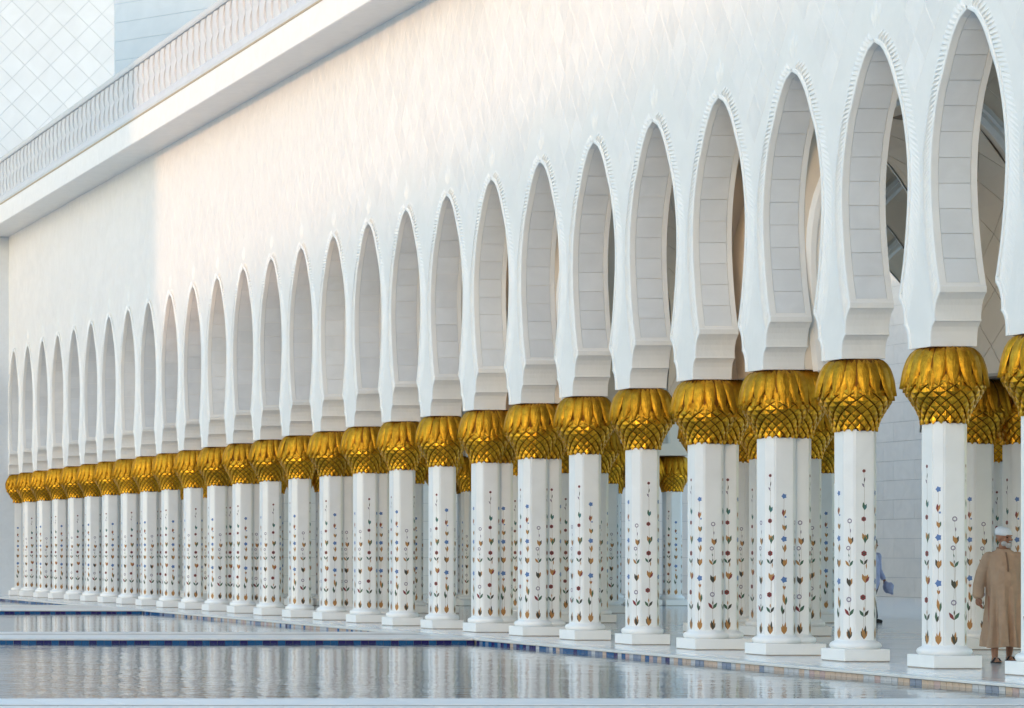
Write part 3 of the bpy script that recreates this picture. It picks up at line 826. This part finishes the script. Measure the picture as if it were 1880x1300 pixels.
def clip_poly(poly, axis, lim, keep_less):
    out = []
    for i, p in enumerate(poly):
        q = poly[(i + 1) % len(poly)]
        pin = (p[axis] <= lim) if keep_less else (p[axis] >= lim); qin = (q[axis] <= lim) if keep_less else (q[axis] >= lim)
        if pin: out.append(p)
        if pin != qin:
            f = (lim - p[axis]) / (q[axis] - p[axis]); out.append((p[0] + (q[0] - p[0]) * f, p[1] + (q[1] - p[1]) * f))
    return out
def intrados_tiles(root, loc, uc, hp, ya, yb):
    base = Vector(loc)
    pts = [Vector((uc + h_, z)) for z, h_ in hp]; S_ = [0]
    for p, q in zip(pts, pts[1:]): S_.append(S_[-1] + (q - p).length)
    def at(s_, off):
        s_ = min(max(s_, 0), S_[-1] - 1e-4)
        for i in range(len(S_) - 1):
            if s_ <= S_[i + 1]:
                f = (s_ - S_[i]) / (S_[i + 1] - S_[i]); tq = (pts[i + 1] - pts[i]).normalized()
                return pts[i].lerp(pts[i + 1], f) + Vector((-tq.y, tq.x)) * off
    bed = MB(); n = 24; vs = []
    for i in range(n + 1):
        p = at(S_[-1] * .93 * i / n, .003); vs += [tuple(Vector((p.x, ya + .1, p.y)) - base), tuple(Vector((p.x, yb - .1, p.y)) - base)]
    bed.add(vs, [(2 * i, 2 * i + 1, 2 * i + 3, 2 * i + 2) for i in range(n)]); obj('joint_bed', bed.mesh('joint_bed', M['innerjoint'], recalc=False), root)
    a_ = (yb - ya - .2) / 6; r3 = 0; s_ = 0.0
    while s_ < S_[-1] * .93:
        for k in range(4):
            yc = ya + .1 + a_ * (2 * k + (r3 % 2))
            g = a_ * .978
            poly = [(yc - g, s_), (yc, s_ - g), (yc + g, s_), (yc, s_ + g)]
            for ax, lim, less in ((0, ya + .1, False), (0, yb - .1, True), (1, 0.0, False), (1, S_[-1] * .93, True)):
                if poly: poly = clip_poly(poly, ax, lim, less)
            if len(poly) < 3: continue
            c_ = (sum(p[0] for p in poly) / len(poly), sum(p[1] for p in poly) / len(poly))
            tb_ = MB(); top = []; m3 = len(poly)
            def P3(y_, sv, off): p = at(sv, off); return tuple(Vector((p.x, y_, p.y)) - base)
            V = [P3(*c_, .012)] + [P3(*p, .012) for p in poly] + [P3(*p, .002) for p in poly]
            tb_.add(V, [(0, 1 + i, 1 + (i + 1) % m3) for i in range(m3)] + [(1 + i, 1 + (i + 1) % m3, 1 + m3 + (i + 1) % m3, 1 + m3 + i) for i in range(m3)])
            obj('intrados_tile', tb_.mesh('intrados_tile', M['inner']), root)
        s_ += a_; r3 += 1
bays = [(WX1 + 0.004, ROWX[0][0] - .28), (ROWX[0][1] + .28, ROWX[1][0] - .28), (ROWX[1][1] + .28, ROWX[2][0] - .28)]
fnT = lambda u, d, z: (u, d, z)
fnL = lambda u, d, z: (d, u, z)
for ti, (na, nb_) in enumerate(YT):
    ya, yb = CY(na) - .27, CY(nb_) + .27
    for bi, (u0, u1) in enumerate(bays):
        if ti > 5 and bi > 1: continue
        root, uc, hp = arch_block(u0, u1, ya, yb, ZS, ZCEIL, 7.9, .25, fnT, M['inner'], M['rib'], 'cross_arch',
            'bounce-tinted cross arch, %s line from the right, %s span from the pool' % (CLU[ti], ORD[bi]), ((u0 + u1) / 2, ya, ZS))
        if ti in (0, 1, 2, 3) and bi == 0: intrados_tiles(root, ((u0 + u1) / 2, ya, ZS), uc, hp, ya, yb)
        if ti in (1, 2, 3) and bi < 2:
            tile_face(root, ((u0 + u1) / 2, ya, ZS), u0, u1, uc, hp, ya, -1, fnT, ZS, ZCEIL)
    for ri, (xa, xb) in enumerate(ROWX):
        if ri > 0 and ti in (0, 6): continue
        b = MB(); b.box((xa - .275, ya + .002, ZS), (xb + .275, yb - .002, ZCEIL))
        pb = thing('pier_block', '-', 'pier', (xa - .275, ya, ZS)); b.v = [(v[0] - xa + .275, v[1] - ya, v[2] - ZS) for v in b.v]
        obj('pier_core', b.mesh('pier_core', M['innerjoint'] if ri == 0 and ti < 5 else M['inner']), pb)
        if ri == 0 and ti < 5:
            aw_ = (yb - ya) / 6
            qb = MB(); qb.add([(0, u * .975, v * .975) for u, v in ((-aw_, 0), (0, -aw_), (aw_, 0), (0, aw_))] + [(-.008, u * .965, v * .965) for u, v in ((-aw_, 0), (0, -aw_), (aw_, 0), (0, aw_))], [(4, 5, 6, 7)] + [(i, (i + 1) % 4, 4 + (i + 1) % 4, 4 + i) for i in range(4)])
            qm = qb.mesh('diamond_tile', M['inner'])
            hb2 = MB(); t3 = ((0, -aw_), (aw_, 0), (0, aw_)); hb2.add([(0, u * .975 + .006, v * .975) for u, v in t3] + [(-.008, u * .965 + .006, v * .965) for u, v in t3], [(3, 4, 5)] + [(i, (i + 1) % 3, 3 + (i + 1) % 3, 3 + i) for i in range(3)])
            hm = hb2.mesh('half_tile', M['inner'])
            zz = aw_; rw = 0
            while zz < ZCEIL - ZS - aw_ + .05:
                for k in range(3 if rw % 2 == 0 else 2): obj('diamond_tile', qm, pb, (0, aw_ * (1 + 2 * k + (rw % 2)), zz))
                if rw % 2:
                    obj('half_tile', hm, pb, (0, 0, zz)); h2 = obj('half_tile', hm, pb, (0, yb - ya, zz)); h2.scale = (1, -1, 1)
                zz += aw_; rw += 1
        tag(pb, 'bounce-tinted pier block over the %s column cluster from the right in the %s inner row' % (CLU[ti], ORD[ri]), 'pier', 'piers inside the arcade')
        if ti + 1 < len(YT):
            y2 = CY(YT[ti + 1][0]) - .27
            if ri > 0 and ti + 1 == 6: continue
            root, uc, hp = arch_block(yb + .004, y2 - .004, xa - .25, xb + .25, ZS, ZCEIL, 8.6, .25, fnL, M['inner'], M['rib'], 'long_arch',
                'bounce-tinted lengthwise arch after the %s cluster from the right in the %s inner row' % (CLU[ti], ORD[ri]), (xa, yb, ZS))
            if ri == 0 and ti in (0, 1, 2, 3):
                tile_face(root, (xa, yb, ZS), yb, y2, uc, hp, xa - .25, -1, fnL, ZS, ZCEIL)
b = MB(); b.box((WX1 + .002, CY(N0) - 2, ZCEIL + .002), (33.3, ENDY + 6, ZCEIL + .4)); tag(obj('ceiling', b.mesh('ceiling', M['inner'])), kind='structure')
# back wall of coursed marble
BACKX = 46.0
bw = thing('hall_wall', 'white coursed marble wall seen between the columns beyond the arcade', 'wall', (BACKX, 78, 0))
b = MB(); b.box((0.012, -4, 0), (0.55, 34.0, ZCEIL)); obj('wall_core', b.mesh('wall_core', M['joint']), bw)
sb = MB(); sb.box((0, 0.004, 0.004), (0.03, 1.196, 0.616)); M['hall'] = stone('hall_marble', (0.84, 0.79, 0.73), 0.4, 0.06, 2, rnd=0.03)
sme = sb.mesh('wall_block', M['hall'], bevel=0.003)
jb = MB()
for r2 in range(17):
    for k in range(71):
        yv = -52 + 1.2 * k + (0.6 if r2 % 2 else 0)
        if yv + 1.2 > 34 or yv < -4.01: continue
        if -4 < yv < 28 and r2 < 9: obj('wall_block', sme, bw, (-0.012, yv, 0.62 * r2))
        else: jb.box((-0.012, yv + 0.004, 0.62 * r2 + 0.004), (0.018, yv + 1.196, 0.62 * r2 + 0.616))
tag(obj('upper_blocks', jb.mesh('upper_blocks', M['hall']), bw), kind='stuff')

cw = thing('closing_wall', 'shaded marble wall closing the far end of the arcade', 'wall', (22, ENDY + 3, 0))
b = MB(); b.box((-0.1, 0.012, 0), (24.0, 0.5, ZCEIL)); obj('wall_core', b.mesh('wall_core', M['joint']), cw)
sb = MB(); sb.box((0.004, 0, 0.004), (1.196, 0.03, 0.616)); sme2 = sb.mesh('wall_block', M['hall'], bevel=0.003)
for r2 in range(14):
    for k in range(20): obj('wall_block', sme2, cw, (-0.1 + 1.2 * k - (0.6 if r2 % 2 else 0) + .6 * (r2 % 2), -0.012, 0.62 * r2))
# ------------------------------------------------------------------ end building and tower
EX1 = 21.8
ew = thing('end_block', 'tall blue-white building end clad in diamond marble tiles, upper left', 'building', (15, ENDY, 0))
b = MB(); b.box((-27, 0.0, -0.6), (EX1 - 15, 12, 26)); obj('wall_core', b.mesh('wall_core', M['endjoint']), ew)
a = 0.425
tb = MB(); pts = [(-a, 0), (0, -a), (a, 0), (0, a)]
tb.add([(u * .972, 0, v * .972) for u, v in pts] + [(u * .96, -0.012, v * .96) for u, v in pts], [(7, 6, 5, 4)] + [(i, (i + 1) % 4, 4 + (i + 1) % 4, 4 + i) for i in range(4)])
tme = tb.mesh('diamond_tile', M['endwall'])
jb = MB()
z = 0.1; r2 = 0
while z < 25.5:
    u = EX1 - 15 - a - (a if r2 % 2 else 0)
    while u > -8:
        X = u + 15
        hid = X > WX0 - 0.45 and z < 13.4
        if not hid:
            if X > 15.5 and 10 < z < 21: obj('diamond_tile', tme, ew, (u, -0.002, z))
            else: jb.add([(u + p * .972, -0.002, z + q * .972) for p, q in pts] + [(u + p * .96, -0.014, z + q * .96) for p, q in pts], [(7, 6, 5, 4)] + [(i, (i + 1) % 4, 4 + (i + 1) % 4, 4 + i) for i in range(4)])
        u -= 2 * a
    z += a; r2 += 1
z = 0.1; r2 = 0
hb = MB(); e1 = [(0, -a), (0, a), (-a, 0)]
hb.add([(u * .972 - .006, 0, v * .972) for u, v in e1] + [(u * .96 - .01, -0.012, v * .96) for u, v in e1], [(5, 4, 3)] + [(i, (i + 1) % 3, 3 + (i + 1) % 3, 3 + i) for i in range(3)])
hme = hb.mesh('half_tile', M['endwall'])
while z < 25.5:
    if r2 % 2 == 1 and z > 10: obj('half_tile', hme, ew, (EX1 - 15, -0.002, z))
    z += a; r2 += 1
tag(obj('far_tiles', jb.mesh('far_tiles', M['endwall']), ew), kind='stuff')
# octagonal tower behind
TX, TY, TR = 33.5, 108.0, 8.4
tw_ = thing('tower', 'pale octagonal tower shaft rising behind the parapet', 'tower', (TX, TY, 0))
def octring(r, z): return [(r * math.cos(R(22.5 + 45 * i)), r * math.sin(R(22.5 + 45 * i)), z) for i in range(8)]
b = MB(); b.loft([octring(TR, 0), octring(TR, 40)]); obj('tower_core', b.mesh('tower_core', M['endjoint']), tw_)
z = 12.0; k = 0
sb = MB(); sb.loft([octring(TR + .02, 0.008), octring(TR + .02, 0.742)]); cme2 = sb.mesh('course', stone('tower_marble', (0.85, 0.80, 0.75), 0.4, 0.05, 1))
while z < 34: obj('course', cme2, tw_, (0, 0, z)); z += 0.75
b = MB(); b.loft([octring(TR + .28, 17.6), octring(TR + .28, 19.3), octring(TR + .06, 19.7)]); obj('tower_plinth', b.mesh('tower_plinth', M['marble']), tw_)

# ------------------------------------------------------------------ buildings across the court that shade the lower wall, and an added sky blocker
def across(name, label, cxy, size, ang, h):
    r0 = thing(name, label, 'building', (cxy[0], cxy[1], 0), ang)
    b = MB(); b.box((-size[0] / 2, -size[1] / 2, -0.9), (size[0] / 2, size[1] / 2, h)); obj('wall', b.mesh('wall', M['marble']), r0)
    b = MB(); b.box((-size[0] / 2 - .6, -size[1] / 2 - .6, h - 1.2), (size[0] / 2 + .6, size[1] / 2 + .6, h - .3)); obj('cornice', b.mesh('cornice', M['marble']), r0)
    return r0
P = Vector((SUND.y * -1, SUND.x, 0))                          # to the left of the light, seen along it
angl = math.atan2(P.y, P.x)
e = Vector((WX0, 67.2, 0)) - SUND * 70
c = e + P * 11.5
across('minaret_base', 'white square tower base across the court, behind the camera', (c.x, c.y), (23 - 1.2, 12), angl, 30)
e = Vector((WX0, 56, 0)) - SUND * 210
across('opposite_wing', 'long white wing across the court, behind the camera', (e.x, e.y), (200, 14), angl, 7.5 + 210 * math.tan(SUN_EL))
e = Vector((WX0, 34.5, 0)) - SUND * 226
c = e - P * 30
across('corner_hall', 'taller white hall at the corner of the opposite wing, behind the camera', (c.x, c.y), (60, 16), angl, 38)
across('rear_sky_blocker', 'unseen white block added behind the camera to cut sky light', (8, -75), (106, 30), 0, 72)  # added out of view to hold sky light off the camera-facing faces
#PEOPLE
# ------------------------------------------------------------------ people
M['skin'] = stone('skin', (0.36, 0.17, 0.10), 0.5, 0.08, 25)
M['robe'] = stone('tan_cloth', (0.49, 0.32, 0.21), 0.85, 0.12, 6, bump=0.5, bscale=(1, 1, 0.12), bfreq=22, bdist=0.03)
M['cap'] = stone('white_cotton', (0.78, 0.80, 0.84), 0.8, 0.1, 40)
M['beard'] = stone('grey_beard', (0.50, 0.47, 0.45), 0.9, 0.3, 60)
M['leather'] = stone('dark_leather', (0.03, 0.025, 0.025), 0.5, 0.2, 20)
M['shirt'] = stone('lavender_cloth', (0.42, 0.45, 0.66), 0.85, 0.15, 8)
M['trousers'] = stone('dark_cloth', (0.05, 0.05, 0.065), 0.85, 0.2, 8)
M['eye'] = stone('dark_eye', (0.03, 0.02, 0.02), 0.2, 0.0, 8)
def tube(b, pts, n=14):
    """tapered tube with rounded ends through (x,y,z,rx[,ry]) points"""
    P_ = [Vector(p[:3]) for p in pts]; rad = [(p[3], p[4] if len(p) > 4 else p[3]) for p in pts]
    d0 = (P_[0] - P_[1]).normalized(); d1 = (P_[-1] - P_[-2]).normalized()
    def ring(c, tn, rx, ry):
        up = Vector((0, 1, 0)) if abs(tn.y) < 0.9 else Vector((1, 0, 0))
        a = up.cross(tn).normalized(); c2 = tn.cross(a).normalized()
        return [c + a * (rx * math.cos(2 * math.pi * i / n)) + c2 * (ry * math.sin(2 * math.pi * i / n)) for i in range(n)]
    rings = []
    for f, k in ((0.95, 0.3), (0.6, 0.8)): rings.append(ring(P_[0] + d0 * rad[0][0] * f, -d0, rad[0][0] * k, rad[0][1] * k))
    for i, p in enumerate(P_):
        tn = (P_[min(i + 1, len(P_) - 1)] - P_[max(i - 1, 0)]).normalized(); rings.append(ring(p, tn, *rad[i]))
    for f, k in ((0.6, 0.8), (0.95, 0.3)): rings.append(ring(P_[-1] + d1 * rad[-1][0] * f, d1, rad[-1][0] * k, rad[-1][1] * k))
    b.loft(rings)
def ellip(b, c, r, n=14, m_=9):
    rings = []
    for j in range(1, m_):
        th = math.pi * j / m_; z = -math.cos(th); s = math.sin(th)
        rings.append([(c[0] + r[0] * s * math.cos(2 * math.pi * i / n), c[1] + r[1] * s * math.sin(2 * math.pi * i / n), c[2] + r[2] * z) for i in range(n)])
    b.loft(rings)
def remesh(b, name, mat, vox, sm=4):
    me = b.mesh(name + '_raw', mat); o = bpy.data.objects.new('raw', me); COL.objects.link(o)
    md = o.modifiers.new('r', 'REMESH'); md.mode = 'VOXEL'; md.voxel_size = vox; md.use_smooth_shade = True
    if sm:
        s_ = o.modifiers.new('s', 'SMOOTH'); s_.factor = 0.5; s_.iterations = sm
    dg = bpy.context.evaluated_depsgraph_get()
    out = bpy.data.meshes.new_from_object(o.evaluated_get(dg)); out.name = name
    bpy.data.objects.remove(o)
    if not out.materials: out.materials.append(mat)
    for p in out.polygons: p.use_smooth = True
    return out
def rotz_pts(c, ang, p):
    ca, sa = math.cos(ang), math.sin(ang); x, y_ = p[0] - c[0], p[1] - c[1]
    return (c[0] + x * ca - y_ * sa, c[1] + x * sa + y_ * ca, *p[2:])
def hand(b, wr, dirv, pal, thumb_dir):
    """palm and five curled fingers from the wrist point; dirv down the hand, pal towards the palm side"""
    d = Vector(dirv).normalized(); p = Vector(pal); p = (p - d * p.dot(d)).normalized(); s = Vector(thumb_dir); s = (s - d * s.dot(d) - p * s.dot(p)).normalized()
    W_ = Vector(wr)
    tube(b, [(*(W_ + d * .0), .026, .02), (*(W_ + d * .045), .040, .018), (*(W_ + d * .085), .042, .016)])
    for k, L in enumerate((.068, .076, .071, .056)):
        o0 = W_ + d * .088 + s * (.031 - .0205 * k)
        a1 = o0 + d * L * .5 + p * .008; a2 = o0 + d * L * .82 + p * .026; a3 = o0 + d * L * .9 + p * .044
        tube(b, [(*o0, .0092), (*a1, .0088), (*a2, .008), (*a3, .0072)], 8)
    t0 = W_ + d * .03 + s * .03; t1 = W_ + d * .062 + s * .052 + p * .014; t2 = W_ + d * .095 + s * .05 + p * .026
    tube(b, [(*t0, .013), (*t1, .011), (*t2, .0085)], 8)
def head(b, c, yaw):
    """head centred at c, facing -y turned by yaw; returns transform for extras"""
    T = lambda p: rotz_pts(c, yaw, (c[0] + p[0], c[1] + p[1], c[2] + p[2]))
    def el(p, r):
        bb = MB(); ellip(bb, (0, 0, 0), r)
        b.add([T((v[0] + p[0], v[1] + p[1], v[2] + p[2])) for v in bb.v], bb.f)
    el((0, .008, .028), (.076, .096, .094)); el((0, -.022, -.045), (.060, .070, .075)); el((0, -.05, -.088), (.036, .036, .028))
    el((0, -.096, -.012), (.013, .016, .028)); el((0, -.108, -.028), (.017, .017, .013))
    el((0, -.084, .026), (.058, .016, .012)); el((0, -.088, -.062), (.028, .012, .010))
    for s in (-1, 1):
        el((s * .078, .012, -.012), (.010, .020, .034)); el((s * .042, -.072, -.026), (.022, .020, .022))
    return T
# --- man in a tan robe walking between the nearest two columns
px_, py_ = 20.28, 34.25
man = thing('person', 'man in a long tan robe and white cap walking behind the nearest columns', 'person', (px_, py_, 0), R(-16), None)
yawh = R(34)
b = MB()
tube(b, [(-.10, .0, .86, .095), (-.125, -.06, .50, .062), (-.13, -.10, .30, .052), (-.13, -.12, .085, .036)])
tube(b, [(.10, .02, .86, .095), (.12, .10, .50, .062), (.13, .19, .30, .052), (.135, .26, .10, .036)])
for (x0, y0, z0) in ((-.13, -.12, .045), (.135, .26, .055)):
    tube(b, [(x0, y0 + .04, z0, .036, .032), (x0 - .005, y0 - .06, z0 - .008, .040, .026), (x0 - .01, y0 - .15, z0 - .018, .042, .018)])
    for k in range(5): tube(b, [(x0 - .04 + .018 * k, y0 - .165, z0 - .02, .010), (x0 - .042 + .019 * k, y0 - .20 + .006 * k, z0 - .024, .008)], 8)
tube(b, [(0, .01, .84, .15, .12), (0, .0, 1.05, .155, .13), (0, .01, 1.25, .16, .115), (0, .015, 1.40, .13, .10), (0, .005, 1.47, .06, .06), (0, -.01, 1.54, .056, .06)])
armR = [(-.18, .01, 1.385, .058), (-.265, .02, 1.12, .046), (-.298, -.03, .87, .030)]
armL = [(.18, .01, 1.385, .058), (.265, .05, 1.12, .046), (.30, .08, .88, .030)]
tube(b, armR); tube(b, armL)
hand(b, (-.298, -.03, .865), (0.02, -.12, -1), (1, -.2, 0), (.2, -1, 0)); hand(b, (.30, .08, .875), (-.02, .12, -1), (-1, -.2, 0), (-.2, -1, 0))
hc = (0.0, -.02, 1.635)
T = head(b, hc, yawh)
obj('body', remesh(b, 'body', M['skin'], 0.006, 3), man)
# robe
b = MB(); rings = []
RB = [(.205, .235, .25, .10), (.32, .22, .235, .10), (.5, .20, .21, .085), (.7, .195, .19, .065), (.9, .195, .185, .04), (1.05, .20, .185, .022), (1.2, .20, .175, .012), (1.32, .20, .145, .006), (1.41, .20, .12, 0), (1.455, .12, .095, 0), (1.485, .075, .08, 0)]
nn = 72
for z, rx, ry, amp in RB:
    ring = []
    for i in range(nn):
        a = 2 * math.pi * i / nn
        f = 1 + amp * 1.25 * (1.6 * (abs(math.sin(4.5 * a + 1.1 * z)) ** 0.7 - .6) + 1.0 * math.sin(9 * a - 2.2 * z + 1) + .5 * math.sin(15 * a + 3 * z))
        sk = (1.0 - z) * 0.08 if z < 1 else 0
        ring.append((rx * f * math.cos(a) + .0, ry * f * math.sin(a) + sk * (1 if math.cos(a) > 0 else -.5), z + (0.012 * math.sin(3 * a) if z < .25 else 0)))
    rings.append(ring)
b.loft(rings)
tube(b, [(-.165, .01, 1.375, .082), (-.245, .02, 1.18, .072), (-.285, .01, 1.02, .068), (-.30, -.025, .89, .068)])
tube(b, [(.165, .01, 1.375, .082), (.245, .04, 1.18, .072), (.285, .06, 1.02, .068), (.30, .078, .90, .068)])
ellip(b, (0, -.035, 1.12), (.17, .18, .22))
robe = obj('robe', remesh(b, 'robe', M['robe'], 0.008, 1), man)
M['trim'] = stone('brown_trim', (0.26, 0.15, 0.09), 0.8, 0.1, 10)
b = MB(); tube(b, [(0, -.212, 1.20, .010), (0, -.196, 1.28, .010), (0, -.160, 1.37, .010), (0, -.118, 1.44, .010)], 8); obj('placket', b.mesh('placket', M['trim'], smooth=True), robe)
b = MB(); rings = [[((.078 + rr_) * math.cos(2 * math.pi * i / 24), -.004 + (.084 + rr_) * math.sin(2 * math.pi * i / 24), 1.478 + zz + .018 * math.sin(2 * math.pi * i / 24)) for i in range(24)] for rr_, zz in ((-.012, -.012), (.008, -.012), (.004, .022), (-.012, .022))]
b.loft(rings + [rings[0]], cap=False); obj('collar', b.mesh('collar', M['robe'], smooth=True), robe)
# cap, beard, eyes
b = MB(); rings = []
for z, r in ((.035, 1.02), (.06, 1.045), (.09, 1.03), (.118, .93), (.135, .72), (.142, .35)):
    rings.append([T((.080 * r * math.cos(2 * math.pi * i / 24), .010 + .100 * r * math.sin(2 * math.pi * i / 24), z + .012 * math.sin(2 * math.pi * i / 24) )) for i in range(24)])
b.loft(rings); obj('cap', b.mesh('cap', M['cap'], smooth=True), man)
b = MB()
def elT(b, p, r):
    bb = MB(); ellip(bb, (0, 0, 0), r); b.add([T((v[0] + p[0], v[1] + p[1], v[2] + p[2])) for v in bb.v], bb.f)
elT(b, (0, -.072, -.098), (.042, .036, .040)); elT(b, (.045, -.04, -.075), (.022, .042, .036)); elT(b, (-.045, -.04, -.075), (.022, .042, .036)); elT(b, (0, -.102, -.049), (.034, .012, .009))
obj('beard', remesh(b, 'beard', M['beard'], 0.005, 2), man)
for s in (-1, 1):
    b = MB(); elT(b, (s * .031, -.079, .006), (.012, .010, .007)); obj('eye', b.mesh('eye', M['eye'], smooth=True), man)
for (x0, y0, z0) in ((-.13, -.12, 0.0), (.135, .26, 0.006)):
    b = MB()
    rings = []
    for zz in (0.001, 0.022):
        rings.append([(x0 - .006 + .052 * math.cos(2 * math.pi * i / 20), y0 - .07 + .145 * math.sin(2 * math.pi * i / 20), z0 + zz) for i in range(20)])
    b.loft(rings); sd = obj('sandal', b.mesh('sandal', M['leather']), man)
    b = MB(); tube(b, [(x0 - .055, y0 - .10, z0 + .02, .010, .02), (x0 - .03, y0 - .10, z0 + .062, .010, .022), (x0 + .02, y0 - .10, z0 + .062, .010, .022), (x0 + .045, y0 - .10, z0 + .02, .010, .02)], 8)
    obj('strap', b.mesh('strap', M['leather'], smooth=True), sd)
# --- second walker, half hidden behind the third column
p2 = thing('person', 'walker in lavender shirt and dark trousers carrying a bundle, half hidden behind a column', 'person', (28.98, 53.5, 0), R(20))
b = MB()
hc = (0, -.02, 1.60); T = head(b, hc, R(10))
tube(b, [(0, .01, 1.30, .12, .09), (0, .005, 1.43, .056, .058), (0, -.01, 1.50, .054, .058)])
tube(b, [(.19, .01, 1.36, .05), (.25, .06, 1.08, .042), (.33, -.02, .86, .028)]); tube(b, [(-.19, .01, 1.36, .05), (-.25, .03, 1.08, .042), (-.25, -.04, .86, .028)])
hand(b, (.33, -.02, .855), (.1, -.1, -1), (-1, -.2, 0), (-.2, -1, 0)); hand(b, (-.25, -.04, .855), (0, -.1, -1), (1, -.2, 0), (.2, -1, 0))
for x0, y0 in ((-.1, -.16), (.11, .22)): tube(b, [(x0, y0 * .2, .8, .06), (x0, y0 * .6, .45, .05), (x0, y0, .09, .035)]); tube(b, [(x0, y0 + .03, .05, .035, .03), (x0, y0 - .12, .03, .035, .02)])
tube(b, [(0, .01, .82, .10, .09), (0, .01, 1.3, .10, .08)])
obj('body', remesh(b, 'body', M['skin'], 0.008, 3), p2)
b = MB(); tube(b, [(0, .01, .80, .18, .13), (0, .0, 1.0, .175, .13), (0, .01, 1.22, .185, .12), (0, .015, 1.37, .15, .10), (0, .01, 1.43, .07, .07)], 20)
tube(b, [(.17, .01, 1.36, .075), (.25, .06, 1.08, .064), (.315, .0, .91, .05)]); tube(b, [(-.17, .01, 1.36, .075), (-.25, .03, 1.08, .064), (-.25, -.03, .91, .05)])
obj('shirt', remesh(b, 'shirt', M['shirt'], 0.011, 2), p2)
b = MB()
for x0, y0 in ((-.1, -.16), (.11, .22)): tube(b, [(x0 * .9, y0 * .1, .82, .105), (x0, y0 * .6, .45, .08), (x0, y0 * 1.0, .12, .065)])
tube(b, [(0, .01, .78, .15, .12), (0, .01, .86, .16, .12)])
obj('trousers', remesh(b, 'trousers', M['trousers'], 0.012, 2), p2)
b = MB()
rings = [[(.080 * r * math.cos(2 * math.pi * i / 20), .012 + .104 * r * math.sin(2 * math.pi * i / 20), z) for i in range(20)] for z, r in ((0.03, 1.05), (.07, 1.04), (.105, .9), (.128, .5))]
b.loft([[T(p) for p in r] for r in rings]); obj('hair', b.mesh('hair', M['leather'], smooth=True), p2)
for x0, y0 in ((-.1, -.16), (.11, .22)):
    b = MB(); tube(b, [(x0, y0 + .05, .04, .045, .04), (x0, y0 - .1, .035, .046, .034), (x0, y0 - .15, .03, .04, .028)]); obj('shoe', remesh(b, 'shoe', M['leather'], 0.008, 1), p2)
b = MB(); rings = []
for z, r in ((-.12, .7), (-.10, 1.0), (-.02, 1.05), (.07, .98), (.10, .7)):
    rings.append([(.14 * r * (1 + .06 * math.sin(5 * 2 * math.pi * i / 28)) * math.cos(2 * math.pi * i / 28), .085 * r * (1 + .08 * math.sin(4 * 2 * math.pi * i / 28 + z * 9)) * math.sin(2 * math.pi * i / 28), z) for i in range(28)])
b.loft(rings)
b.v = [(v[0] * .66 + .02 * math.sin(v[2] * 30), v[1] * .9, v[2] * 1.0 - .25 * v[0] + .012 * math.sin(v[0] * 40)) for v in b.v]
bag = tag(obj('cloth_bundle', b.mesh('cloth_bundle', M['shirt'], smooth=True), None, (28.98 + .36, 53.5 + .02, .72)), 'lavender cloth bundle held in the half-hidden walker\'s hand', 'bundle')
